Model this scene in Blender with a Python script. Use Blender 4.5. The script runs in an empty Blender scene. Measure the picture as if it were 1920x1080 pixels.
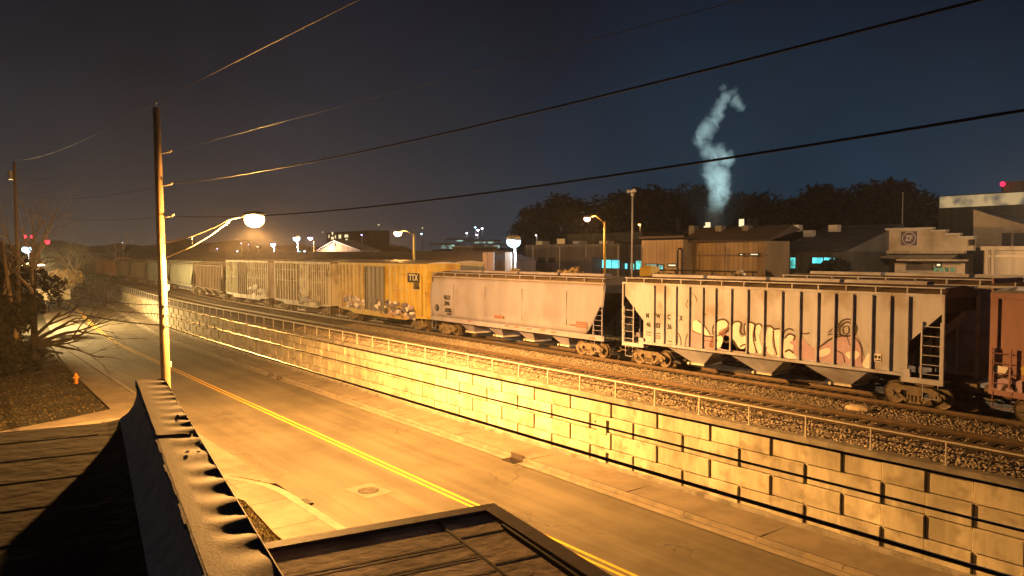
import bpy, bmesh, math, random
import numpy as np
from mathutils import Vector, Matrix
random.seed(7); rng = np.random.default_rng(7)
S = bpy.context.scene
COL = S.collection
PI = math.pi
# ------------------------------------------------------------------ camera frame (x along the tracks, y across them, z above rail head)
FPX = 1450.0; TH = math.atan(64 / 1450); AL = math.atan(1112 * math.cos(TH) / FPX); HC = 5.9
CF = Vector((-math.cos(AL) * math.cos(TH), math.sin(AL) * math.cos(TH), -math.sin(TH)))
CR = Vector((math.sin(AL), math.cos(AL), 0)); CU = CR.cross(CF); CC = Vector((0, 0, HC))
def ray(px, py): return CF + CR * ((px - 960) / FPX) + CU * ((540 - py) / FPX)
def atz(px, py, z): d = ray(px, py); return CC + d * ((z - HC) / d.z)
def atn(px, py, n): d = ray(px, py); return CC + d * (n / d.y)
def atd(px, py, Z): return CC + ray(px, py) * Z
BE = math.atan((960 - 168) * math.cos(TH) / FPX)
FH = Vector((-math.cos(AL), math.sin(AL), 0))
E1 = math.cos(BE) * FH - math.sin(BE) * CR; E2 = math.sin(BE) * FH + math.cos(BE) * CR
def bp(a, b, z): v = E1 * a + E2 * b; return Vector((v.x, v.y, z))
def off(x):
    t = min(max((-85 - x) / 80, 0), 1); return 4.3 * t * t * (3 - 2 * t)
def rise(x): return max(0, -90 - x) * 0.014
ROAD = -3.65; WALK = -3.5

# ------------------------------------------------------------------ mesh helpers
class MB:
    def __init__(s): s.v = []; s.f = []
    def add(s, vs, fs):
        o = len(s.v); s.v += [tuple(p) for p in vs]; s.f += [tuple(i + o for i in f) for f in fs]; return s
    def box(s, x0, x1, y0, y1, z0, z1, M=None):
        vs = [Vector((x, y, z)) for z in (z0, z1) for y in (y0, y1) for x in (x0, x1)]
        if M: vs = [M @ p for p in vs]
        return s.add(vs, [(0, 2, 3, 1), (4, 5, 7, 6), (0, 1, 5, 4), (2, 6, 7, 3), (0, 4, 6, 2), (1, 3, 7, 5)])
    def prism(s, pts, d, cap=True):
        """closed outline pts (3-D) pushed along vector d"""
        n = len(pts); d = Vector(d); a = [Vector(p) for p in pts]; b = [p + d for p in a]
        fs = [(i, (i + 1) % n, n + (i + 1) % n, n + i) for i in range(n)]
        if cap: fs += [tuple(range(n - 1, -1, -1)), tuple(range(n, 2 * n))]
        return s.add(a + b, fs)
    def loft(s, rings, closed=True, cap=True):
        n = len(rings[0]); vs = [p for r in rings for p in r]; fs = []
        m = n if closed else n - 1
        for k in range(len(rings) - 1):
            for i in range(m):
                j = (i + 1) % n
                fs.append((k * n + i, k * n + j, (k + 1) * n + j, (k + 1) * n + i))
        if cap and closed: fs += [tuple(range(n - 1, -1, -1)), tuple(range((len(rings) - 1) * n, len(rings) * n))]
        return s.add(vs, fs)
    def tube(s, path, r, n=8):
        path = [Vector(p) for p in path]; rs = r if isinstance(r, (list, tuple)) else [r] * len(path)
        rings = []
        for i, p in enumerate(path):
            t = (path[min(i + 1, len(path) - 1)] - path[max(i - 1, 0)]).normalized()
            u = t.cross(Vector((0, 0, 1)) if abs(t.z) < .9 else Vector((1, 0, 0))).normalized(); w = t.cross(u)
            rings.append([p + (u * math.cos(2 * PI * k / n) + w * math.sin(2 * PI * k / n)) * rs[i] for k in range(n)])
        return s.loft(rings)
    def cyl(s, c, ax, r, h, n=20):
        c = Vector(c); ax = Vector(ax).normalized(); return s.tube([c - ax * h / 2, c + ax * h / 2], r, n)
    def ball(s, c, r, sx=1, sy=1, sz=1, n=12):
        c = Vector(c); rings = []
        for i in range(n + 1):
            th = PI * i / n; rr = max(math.sin(th), .02) * r
            rings.append([c + Vector((math.cos(2 * PI * k / n) * rr * sx, math.sin(2 * PI * k / n) * rr * sy, math.cos(th) * r * sz)) for k in range(n)])
        return s.loft(rings)
    def build(s, name, mat, parent=None, smooth=False, M=None):
        me = bpy.data.meshes.new(name); me.from_pydata([tuple(p) for p in s.v], [], s.f); me.update()
        if mat is not None: me.materials.append(mat)
        bm = bmesh.new(); bm.from_mesh(me); bmesh.ops.recalc_face_normals(bm, faces=bm.faces); bm.to_mesh(me); bm.free()
        if smooth:
            for p in me.polygons: p.use_smooth = True
        o = bpy.data.objects.new(name, me); COL.objects.link(o)
        if parent is not None: o.parent = parent
        return o
def np_mesh(name, V, F, mat, parent=None):
    V = np.asarray(V, dtype=np.float32); F = np.asarray(F, dtype=np.int32); k = F.shape[1]
    me = bpy.data.meshes.new(name); me.vertices.add(len(V)); me.vertices.foreach_set('co', V.ravel())
    me.loops.add(F.size); me.loops.foreach_set('vertex_index', F.ravel())
    me.polygons.add(len(F)); me.polygons.foreach_set('loop_start', np.arange(0, F.size, k, dtype=np.int32))
    me.polygons.foreach_set('loop_total', np.full(len(F), k, dtype=np.int32))
    me.update(calc_edges=True); me.materials.append(mat)
    o = bpy.data.objects.new(name, me); COL.objects.link(o)
    if parent is not None: o.parent = parent
    return o
def thing(name, label, cat, loc=(0, 0, 0), rz=0, group=None):
    o = bpy.data.objects.new(name, None); COL.objects.link(o); o.location = loc; o.rotation_euler = (0, 0, rz)
    o.empty_display_size = .3
    o['label'] = label; o['category'] = cat
    if group: o['group'] = group
    return o
def tag(o, label=None, cat=None, group=None, kind=None):
    for k, v in (('label', label), ('category', cat), ('group', group), ('kind', kind)):
        if v: o[k] = v
    return o
def kids(o): return [c for c in COL.objects if c.parent == o]
def copy_tree(o, loc=None, rz=None, label=None, parent=None):
    c = o.copy(); COL.objects.link(c); c.parent = parent
    if loc is not None: c.location = loc
    if rz is not None: c.rotation_euler = (0, 0, rz)
    if label: c['label'] = label
    for ch in list(o.children): copy_tree(ch, parent=c)
    return c

# ------------------------------------------------------------------ materials
def mat(name, col, rough=.8, var=.25, scale=3.0, streak=0, bump=0, bscale=30, metal=0, col2=None, thr=(.35, .65), detail=6, grime=None, gscale=1.2, spec=.4):
    m = bpy.data.materials.new(name); m.use_nodes = True; nt = m.node_tree; N = nt.nodes; L = nt.links
    b = N['Principled BSDF']; b.inputs['Roughness'].default_value = rough; b.inputs['Metallic'].default_value = metal
    b.inputs['Specular IOR Level'].default_value = spec
    tc = N.new('ShaderNodeTexCoord'); mp = N.new('ShaderNodeMapping'); L.new(tc.outputs['Object'], mp.inputs[0])
    if streak: mp.inputs['Scale'].default_value = (1, 1, 1 / streak)
    n1 = N.new('ShaderNodeTexNoise'); n1.inputs['Scale'].default_value = scale; n1.inputs['Detail'].default_value = detail; n1.inputs['Roughness'].default_value = .65
    L.new(mp.outputs[0], n1.inputs['Vector'])
    r = N.new('ShaderNodeValToRGB'); r.color_ramp.elements[0].position = thr[0]; r.color_ramp.elements[1].position = thr[1]
    c2 = col2 if col2 else tuple(min(c * (1 + var), 1) for c in col); c1 = col if col2 else tuple(c * (1 - var) for c in col)
    r.color_ramp.elements[0].color = (*c1, 1); r.color_ramp.elements[1].color = (*c2, 1)
    L.new(n1.outputs['Fac'], r.inputs[0]); out = r.outputs[0]
    if grime:
        n2 = N.new('ShaderNodeTexNoise'); n2.inputs['Scale'].default_value = gscale; n2.inputs['Detail'].default_value = 8
        L.new(tc.outputs['Object'], n2.inputs['Vector'])
        r2 = N.new('ShaderNodeValToRGB'); r2.color_ramp.elements[0].position = .5; r2.color_ramp.elements[1].position = .68
        L.new(n2.outputs['Fac'], r2.inputs[0])
        mx = N.new('ShaderNodeMix'); mx.data_type = 'RGBA'; L.new(r2.outputs[0], mx.inputs[0]); L.new(out, mx.inputs[6]); mx.inputs[7].default_value = (*grime, 1); out = mx.outputs[2]
    L.new(out, b.inputs['Base Color'])
    if bump:
        n3 = N.new('ShaderNodeTexNoise'); n3.inputs['Scale'].default_value = bscale; n3.inputs['Detail'].default_value = 5; L.new(tc.outputs['Object'], n3.inputs['Vector'])
        bn = N.new('ShaderNodeBump'); bn.inputs['Strength'].default_value = bump; bn.inputs['Distance'].default_value = .03
        L.new(n3.outputs['Fac'], bn.inputs['Height']); L.new(bn.outputs[0], b.inputs['Normal'])
    return m
def emit(name, col, st, noise=0, col2=None, scale=4):
    m = bpy.data.materials.new(name); m.use_nodes = True; nt = m.node_tree; N = nt.nodes; L = nt.links
    b = N['Principled BSDF']; b.inputs['Base Color'].default_value = (.05, .05, .05, 1); b.inputs['Emission Color'].default_value = (*col, 1); b.inputs['Emission Strength'].default_value = st
    if noise:
        tc = N.new('ShaderNodeTexCoord'); n1 = N.new('ShaderNodeTexNoise'); n1.inputs['Scale'].default_value = scale; n1.inputs['Detail'].default_value = 2
        L.new(tc.outputs['Object'], n1.inputs['Vector']); r = N.new('ShaderNodeValToRGB')
        r.color_ramp.elements[0].position = .38; r.color_ramp.elements[1].position = .55
        r.color_ramp.elements[0].color = (*(col2 or tuple(c * .1 for c in col)), 1); r.color_ramp.elements[1].color = (*col, 1)
        L.new(n1.outputs['Fac'], r.inputs[0]); L.new(r.outputs[0], b.inputs['Emission Color'])
    return m
def rndmat(m, amt=.2):
    """colour differs a little from one block / stone to the next"""
    nt = m.node_tree; N = nt.nodes; L = nt.links; b = N['Principled BSDF']; lk = b.inputs['Base Color'].links[0]; src = lk.from_socket
    g = N.new('ShaderNodeNewGeometry'); mr = N.new('ShaderNodeMapRange'); mr.inputs[3].default_value = 1 - amt; mr.inputs[4].default_value = 1 + amt
    L.new(g.outputs['Random Per Island'], mr.inputs[0]); hs = N.new('ShaderNodeHueSaturation'); L.new(mr.outputs[0], hs.inputs['Value']); L.new(src, hs.inputs['Color']); L.new(hs.outputs[0], b.inputs['Base Color'])
    return m
M = {}
M['asphalt'] = mat('asphalt', (.100, .086, .064), .85, .22, .35, bump=.25, bscale=45, grime=(.125, .108, .082), gscale=.18)
def cracks(m, sc, w_, dark, sx=1.0):
    nt = m.node_tree; N = nt.nodes; L = nt.links; b = N['Principled BSDF']; src = b.inputs['Base Color'].links[0].from_socket
    tc = N.new('ShaderNodeTexCoord'); nz = N.new('ShaderNodeTexNoise'); nz.inputs['Scale'].default_value = 1.3; nz.inputs['Detail'].default_value = 6; L.new(tc.outputs['Object'], nz.inputs['Vector'])
    va = N.new('ShaderNodeVectorMath'); va.operation = 'MULTIPLY_ADD'; va.inputs[1].default_value = (1.6, 1.6, 0); L.new(nz.outputs['Color'], va.inputs[0]); mp = N.new('ShaderNodeMapping'); mp.inputs['Scale'].default_value = (sx, 1, 1)
    L.new(tc.outputs['Object'], mp.inputs[0]); L.new(mp.outputs[0], va.inputs[2]); vo = N.new('ShaderNodeTexVoronoi'); vo.feature = 'DISTANCE_TO_EDGE'; vo.inputs['Scale'].default_value = sc; L.new(va.outputs[0], vo.inputs['Vector'])
    lt = N.new('ShaderNodeMapRange'); lt.inputs[1].default_value = 0; lt.inputs[2].default_value = w_; lt.inputs[3].default_value = 1; lt.inputs[4].default_value = 0; L.new(vo.outputs['Distance'], lt.inputs[0])
    n2 = N.new('ShaderNodeTexNoise'); n2.inputs['Scale'].default_value = .25; L.new(tc.outputs['Object'], n2.inputs['Vector']); m2 = N.new('ShaderNodeMapRange'); m2.inputs[1].default_value = .45; m2.inputs[2].default_value = .6; L.new(n2.outputs['Fac'], m2.inputs[0])
    mu = N.new('ShaderNodeMath'); mu.operation = 'MULTIPLY'; L.new(lt.outputs[0], mu.inputs[0]); L.new(m2.outputs[0], mu.inputs[1])
    mx = N.new('ShaderNodeMix'); mx.data_type = 'RGBA'; L.new(mu.outputs[0], mx.inputs[0]); L.new(src, mx.inputs[6]); mx.inputs[7].default_value = (*dark, 1); L.new(mx.outputs[2], b.inputs['Base Color'])
def tracks(m):
    nt = m.node_tree; N = nt.nodes; L = nt.links; b = N['Principled BSDF']; src = b.inputs['Base Color'].links[0].from_socket
    tc = N.new('ShaderNodeTexCoord'); sp = N.new('ShaderNodeSeparateXYZ'); L.new(tc.outputs['Object'], sp.inputs[0]); wv = N.new('ShaderNodeMath'); wv.operation = 'MULTIPLY'; wv.inputs[1].default_value = 3.55; L.new(sp.outputs['Y'], wv.inputs[0]); sn = N.new('ShaderNodeMath'); sn.operation = 'SINE'; L.new(wv.outputs[0], sn.inputs[0])
    mp = N.new('ShaderNodeMapping'); mp.inputs['Scale'].default_value = (.06, 1.4, 1); L.new(tc.outputs['Object'], mp.inputs[0]); nz = N.new('ShaderNodeTexNoise'); nz.inputs['Scale'].default_value = 1.5; nz.inputs['Detail'].default_value = 7; L.new(mp.outputs[0], nz.inputs['Vector'])
    ad = N.new('ShaderNodeMath'); ad.operation = 'MULTIPLY_ADD'; ad.inputs[1].default_value = .06; L.new(sn.outputs[0], ad.inputs[0]); L.new(nz.outputs['Fac'], ad.inputs[2])
    mr = N.new('ShaderNodeMapRange'); mr.inputs[1].default_value = .35; mr.inputs[2].default_value = .65; mr.inputs[3].default_value = .84; mr.inputs[4].default_value = 1.14; L.new(ad.outputs[0], mr.inputs[0])
    hs = N.new('ShaderNodeHueSaturation'); L.new(mr.outputs[0], hs.inputs['Value']); L.new(src, hs.inputs['Color']); L.new(hs.outputs[0], b.inputs['Base Color'])
tracks(M['asphalt']); cracks(M['asphalt'], .16, .006, (.03, .028, .026), .55)
M['walk'] = mat('walk_concrete', (.165, .14, .11), .9, .2, .8, bump=.15, bscale=20, grime=(.12, .10, .08), gscale=.7)
M['kerb'] = mat('kerb_concrete', (.22, .19, .15), .9, .2, 1.5, bump=.15, bscale=25, grime=(.15, .14, .125), gscale=1.4)
M['wallblock'] = rndmat(mat('block_concrete', (.40, .37, .29), .92, .28, 1.1, streak=7, bump=.25, bscale=14, grime=(.25, .225, .17), gscale=1.6), .16)
M['coping'] = mat('coping_concrete', (.22, .205, .18), .9, .25, 1.1, bump=.2, bscale=18, grime=(.11, .10, .085), gscale=1.5)
M['yellow'] = mat('yellow_road_paint', (.62, .40, .03), .7, .12, 6)
M['galv'] = mat('galvanised_steel', (.50, .48, .44), .55, .15, 4, metal=.1)
M['rail'] = mat('rail_steel', (.12, .085, .06), .5, .2, 3, metal=.5)
M['railtop'] = mat('worn_rail_head', (.22, .19, .16), .35, .1, 3, metal=.8)
M['tie'] = rndmat(mat('tie_timber', (.045, .034, .026), .95, .3, 4), .3)
M['ballast'] = mat('ballast_bed', (.115, .095, .075), .95, .45, 6, bump=1.0, bscale=9, thr=(.3, .7))
M['stone'] = rndmat(mat('ballast_stone', (.27, .23, .19), .95, .3, 5), .5)
M['yard'] = mat('yard_ground', (.06, .052, .042), .95, .4, .5, bump=.5, bscale=3)
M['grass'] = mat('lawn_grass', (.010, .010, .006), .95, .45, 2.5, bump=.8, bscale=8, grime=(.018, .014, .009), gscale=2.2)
M['leaf_litter'] = rndmat(mat('dead_leaves', (.10, .075, .03), .9, .4, 4), .5)
M['bladegrass'] = rndmat(mat('dry_grass', (.34, .28, .09), .9, .3, 4), .45)
M['pole'] = mat('pole_timber', (.26, .18, .10), .85, .25, 3, streak=10, bump=.4, bscale=18)
M['cable'] = mat('cable_black', (.012, .012, .012), .6, .1, 3)
M['wire'] = mat('bare_wire', (.05, .045, .04), .5, .1, 3)
M['porcelain'] = mat('insulator_grey', (.5, .48, .44), .3, .1, 3)
M['hopgrey'] = mat('hopper_paint', (.38, .40, .53), .6, .2, .9, streak=6, grime=(.27, .25, .29), gscale=.8, bump=.5, bscale=1.6)
M['hoppink'] = mat('smooth_hopper_paint', (.25, .25, .37), .6, .14, .7, streak=7, grime=(.20, .19, .25), gscale=.4)
M['dark'] = mat('dark_steel', (.035, .03, .027), .8, .3, 3)
M['slope'] = mat('slope_sheet', (.05, .05, .052), .8, .3, 2)
M['truck'] = mat('truck_steel', (.15, .12, .095), .8, .3, 5, bump=.2, bscale=20)
M['wheel'] = mat('wheel_steel', (.11, .085, .065), .6, .25, 4, metal=.3)
M['boxyel'] = mat('yellow_boxcar_paint', (.50, .39, .09), .6, .14, .9, streak=4, grime=(.36, .21, .05), gscale=.6)
M['boxfaded'] = mat('faded_boxcar_paint', (.48, .43, .29), .65, .18, .9, streak=4, grime=(.27, .19, .09), gscale=.8)
M['boxpale'] = mat('pale_boxcar_paint', (.58, .56, .52), .65, .15, 1.0, streak=5, grime=(.30, .24, .19), gscale=.8)
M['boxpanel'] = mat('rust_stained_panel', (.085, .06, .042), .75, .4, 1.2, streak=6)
M['boxgreen'] = mat('olive_boxcar_paint', (.46, .48, .38), .65, .2, 1.0, streak=5, grime=(.2, .15, .09), gscale=.8)
M['boxred'] = mat('oxide_boxcar_paint', (.30, .17, .18), .65, .2, 1.0, streak=4, grime=(.20, .11, .10), gscale=.8)
M['boxbrown'] = mat('brown_car_paint', (.15, .115, .09), .7, .25, .9, streak=4)
M['door_grey'] = mat('grey_door_paint', (.15, .14, .14), .6, .25, 1.0, streak=5)
M['orange_car'] = mat('orange_car_paint', (.50, .20, .09), .6, .2, .9, streak=5, grime=(.5, .38, .25), gscale=.35)
M['olive_car'] = mat('olive_grey_car_paint', (.29, .32, .27), .65, .2, .8, streak=4)
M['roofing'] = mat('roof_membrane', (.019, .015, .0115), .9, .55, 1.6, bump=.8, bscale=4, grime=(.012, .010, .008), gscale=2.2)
M['deck'] = mat('canopy_deck', (.56, .44, .31), .85, .35, 1.5, bump=.5, bscale=7, grime=(.30, .23, .16), gscale=1.7)
M['capmetal'] = mat('bronze_coping_metal', (.155, .118, .092), .62, .25, 3, metal=.0, grime=(.11, .085, .07), gscale=3, bump=.12, bscale=60)
M['capedge'] = mat('chipped_white_edge', (.30, .32, .33), .7, .5, 14, thr=(.42, .5))
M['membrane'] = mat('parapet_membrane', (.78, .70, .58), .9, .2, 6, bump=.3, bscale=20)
M['brick'] = mat('building_brick', (.2, .11, .07), .9, .2, 2)
M['bark'] = mat('tree_bark', (.022, .018, .014), .95, .3, 6, bump=.4, bscale=20)
M['twig'] = rndmat(mat('twig_brown', (.34, .27, .18), .9, .3, 3), .4)
M['farfol'] = rndmat(mat('far_tree_crown', (.007, .0085, .009), .95, .3, 1), .5)
M['darkleaf'] = rndmat(mat('dark_leaf', (.010, .010, .007), .95, .3, 1), .5)
M['hedge'] = rndmat(mat('hedge_leaf', (.10, .07, .03), .9, .3, 2), .5)
M['tan'] = mat('tan_siding', (.27, .20, .115), .8, .12, .4, grime=(.22, .16, .09), gscale=.2)
M['brownroof'] = mat('brown_shingle', (.05, .036, .03), .9, .2, 3)
M['greywall'] = mat('grey_metal_wall', (.13, .12, .11), .8, .12, .3)
M['darkwall'] = mat('dark_wall', (.05, .05, .052), .85, .2, .4)
M['greyroof'] = mat('grey_metal_roof', (.10, .105, .11), .6, .15, .4)
M['cream'] = mat('cream_stucco', (.58, .50, .37), .8, .1, .4, grime=(.33, .26, .17), gscale=.3)
M['cream2'] = mat('pale_siding', (.50, .43, .32), .8, .08, .4)
M['bluesign'] = mat('sign_panel', (.22, .17, .15), .6, .1, 2)
M['white'] = mat('white_paint', (.62, .60, .57), .6, .08, 3)
M['black'] = mat('black_paint', (.015, .013, .012), .7, .1, 3)
M['hyd'] = mat('orange_cap_paint', (.65, .26, .02), .5, .1, 4)
M['gwhite'] = mat('graffiti_white', (.78, .76, .84), .6, .12, 2)
M['gpink'] = mat('graffiti_pink', (.42, .30, .44), .6, .12, 2)
M['gred'] = mat('graffiti_maroon', (.22, .10, .085), .6, .12, 2)
M['gline'] = mat('graffiti_outline', (.055, .03, .025), .6, .12, 2)
M['gpurple'] = mat('graffiti_purple', (.15, .11, .15), .6, .2, 2)
M['glass'] = mat('dark_glass', (.02, .03, .03), .15, .1, 3)
M['iron'] = mat('cast_iron', (.06, .045, .035), .6, .2, 8)
M['lampshell'] = mat('lamp_housing', (.3, .29, .27), .5, .1, 4, metal=.3)
E_SOD = emit('sodium_glow', (1, .62, .22), 60)
E_SOD2 = emit('sodium_far', (1, .50, .10), 14)
E_BLUE = emit('mercury_glow', (.45, .78, 1), 8)
E_WHITE = emit('white_far', (.85, .85, 1), 12)
E_LIL = emit('lilac_far', (.62, .45, 1), 5)
E_TEAL = emit('teal_window', (.10, .62, .56), 1.6, 1, (.02, .14, .12), 1.1)
E_CYAN = emit('cyan_window', (.12, .80, .90), 1.7, 1, (.05, .45, .5), .8)
E_RED = emit('red_signal', (1, .01, .05), 4)
E_WARM = emit('warm_window', (1, .82, .45), 1.2)
E_GREENW = emit('green_window', (.10, .22, .09), .9, 1, (.01, .03, .01), 3)

def siding(m, sc, amt=.25):
    nt = m.node_tree; N = nt.nodes; L = nt.links; b = N['Principled BSDF']; src = b.inputs['Base Color'].links[0].from_socket
    tc = N.new('ShaderNodeTexCoord'); wv = N.new('ShaderNodeTexWave'); wv.inputs['Scale'].default_value = sc; wv.bands_direction = 'X'; L.new(tc.outputs['Object'], wv.inputs['Vector'])
    mr = N.new('ShaderNodeMapRange'); mr.inputs[1].default_value = .0; mr.inputs[2].default_value = .25; mr.inputs[3].default_value = 1 - amt; mr.inputs[4].default_value = 1; L.new(wv.outputs['Fac'], mr.inputs[0])
    nz = N.new('ShaderNodeTexNoise'); nz.inputs['Scale'].default_value = .6; nz.inputs['Detail'].default_value = 7; mp = N.new('ShaderNodeMapping'); mp.inputs['Scale'].default_value = (1, 1, .15); L.new(tc.outputs['Object'], mp.inputs[0]); L.new(mp.outputs[0], nz.inputs['Vector'])
    m3 = N.new('ShaderNodeMapRange'); m3.inputs[1].default_value = .35; m3.inputs[2].default_value = .65; m3.inputs[3].default_value = .65; m3.inputs[4].default_value = 1.1; L.new(nz.outputs['Fac'], m3.inputs[0]); mu = N.new('ShaderNodeMath'); mu.operation = 'MULTIPLY'; L.new(mr.outputs[0], mu.inputs[0]); L.new(m3.outputs[0], mu.inputs[1])
    hs = N.new('ShaderNodeHueSaturation'); L.new(mu.outputs[0], hs.inputs['Value']); L.new(src, hs.inputs['Color']); L.new(hs.outputs[0], b.inputs['Base Color'])
siding(M['tan'], .55); siding(M['greywall'], .4); siding(M['greyroof'], .5); siding(M['cream2'], .25, .12); siding(M['darkwall'], .3)
# ================================================================== SETTING
def sheet(name, rows, m, zs=None):
    """rows of points -> one grid surface"""
    b = MB(); n = len(rows[0]); b.add([p for r in rows for p in r], [(k * n + i, k * n + i + 1, (k + 1) * n + i + 1, (k + 1) * n + i) for k in range(len(rows) - 1) for i in range(n - 1)])
    o = b.build(name, m); return o
XS = [60, 20, 0, -20, -40, -60, -80] + list(range(-85, -171, -5)) + [-190, -220, -260, -330]
def strip(name, n0, n1, z0, z1, m, thick=0, bow=True, xs=XS):
    b = MB(); rings = []
    for x in xs:
        o = off(x); r = rise(x) if bow else 0
        pts = [Vector((x, n0 + o, z0 + r)), Vector((x, n1 + o, z1 + r))]
        if thick: pts += [Vector((x, n1 + o, z1 + r - thick)), Vector((x, n0 + o, z0 + r - thick))]
        rings.append(pts)
    b.loft(rings, closed=bool(thick), cap=bool(thick)); return b.build(name, m)
def struct(o): o['kind'] = 'structure'; return o
low = sheet('ground', [[(-2500, -600, -3.72 + 2), (-330, -600, -3.72 + 3.2), (-90, -600, -3.72), (400, -600, -3.72)], [(-2500, 24.2, -3.72 + 2), (-330, 24.2 + 4.3, -3.72 + 3.2), (-90, 24.2, -3.72), (400, 24.2, -3.72)]], M['grass']); struct(low)
yard = sheet('yard_ground', [[(-2500, 24.3 + 3, -.42), (-330, 28.5, -.42), (-170, 28.5, -.42), (-125, 26.3, -.42), (-85, 24.1, -.42), (400, 24.1, -.42)], [(-2500, 2500, -.42), (-330, 2500, -.42), (-170, 2500, -.42), (-125, 2500, -.42), (-85, 2500, -.42), (400, 2500, -.42)]], M['yard']); struct(yard)
struct(strip('road', 11.55, 21.35, ROAD, ROAD, M['asphalt'], .05))
struct(strip('gutter', 21.353, 21.78, ROAD + .012, ROAD + .012, M['kerb'], .06))
struct(strip('kerb', 21.783, 21.95, WALK + .0, WALK + .0, M['kerb'], .25))
struct(strip('pavement', 21.955, 23.95, WALK - .004, WALK + .02, M['walk'], .25))
# expansion joints in the kerb and the pavement: thin dark grooves
b = MB()
for k in range(60):
    x = -6 - 3.05 * k
    b.box(x - .01, x + .01, 21.782 + off(x), 21.951 + off(x), WALK - .1 + rise(x), WALK + .003 + rise(x))
jo = b.build('kerb_joint', M['black'])
struct(jo)
b = MB()
for k in range(30):
    x = -9 - 6.1 * k; b.box(x - .01, x + .01, 21.96 + off(x), 23.8 + off(x), WALK - .2 + rise(x), WALK + .014 + rise(x))
struct(b.build('pavement_joint', M['black']))
M['seam'] = mat('dark_seam', (.03, .026, .02), .95, .4, 3)
struct(strip('kerb_seam', 21.945, 21.985, WALK + .006, WALK + .006, M['seam']))
struct(strip('gutter_seam', 21.335, 21.36, ROAD + .018, ROAD + .018, M['seam']))
struct(strip('kerb_foot', 21.76, 21.781, ROAD + .018, ROAD + .018, M['seam']))
for k, n in enumerate((16.33, 16.63)):
    b = MB(); rings = []
    for x in XS: rings.append([Vector((x, n - .065 + off(x), ROAD + .004 + rise(x))), Vector((x, n + .065 + off(x), ROAD + .004 + rise(x)))])
    b.loft(rings, closed=False, cap=False); struct(b.build('yellow_line', M['yellow']))
# near side: pavement, apron, kerb return, grass
apron = [(-42, 11.56), (-33.9, 11.56), (-31.2, 11.54), (-31.4, 11.3), (-32.5, 10.9), (-33.8, 10.16), (-36, 9.2), (-42, 8.2), (-49, 8.0), (-49, 11.56)]
b = MB(); b.prism([(x, y, ROAD - .1) for x, y in apron], (0, 0, .115)); struct(b.build('driveway', M['walk']))
kc = [(-36.2, 8.95), (-34.4, 9.85), (-33.2, 10.35), (-32.0, 10.95), (-31.0, 11.3), (-29.9, 11.47), (-28.5, 11.5), (-24, 11.52), (-10, 11.52), (20, 11.52)]
b = MB(); rings = []
for i, (x, y) in enumerate(kc):
    p = Vector((x, y, 0)); a = Vector((*kc[max(i - 1, 0)], 0)); c = Vector((*kc[min(i + 1, len(kc) - 1)], 0)); t = (c - a).normalized(); nn = Vector((t.y, -t.x, 0))
    rings.append([p + Vector((0, 0, ROAD - .1)), p + Vector((0, 0, ROAD + .05)), p + nn * .38 + Vector((0, 0, ROAD + .065)), p + nn * .38 + Vector((0, 0, ROAD - .1))])
b.loft(rings); struct(b.build('kerb_return', M['kerb']))
side = [(x + .05, y - .40) for x, y in kc] + [(20, 9.5), (-25.5, 9.45), (-30.0, 10.0), (-31.2, 9.66), (-33, 8.6), (-36, 8.0)]
side = [(-36.1, 8.8), (-34.3, 9.7), (-33.1, 10.2), (-31.95, 10.8), (-31.0, 11.15), (-29.9, 11.32), (-28.5, 11.35), (-24, 11.37), (20, 11.37), (20, 9.2), (-25.5, 9.35), (-29.6, 9.7), (-31.3, 9.2), (-34, 8.0), (-36.5, 7.0)]
b = MB(); b.prism([(x, y, ROAD - .1) for x, y in side], (0, 0, .155)); struct(b.build('footpath', M['walk']))
b = MB()
for x in (-25.9, -28.9, -31.9):
    b.box(x - .015, x + .015, 9.4, 11.1, WALK - .2, ROAD + .059)
b.box(-36, -31.2, 9.95, 9.98, -3.7, ROAD + .0585); struct(b.build('footpath_joint', M['black']))
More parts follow.
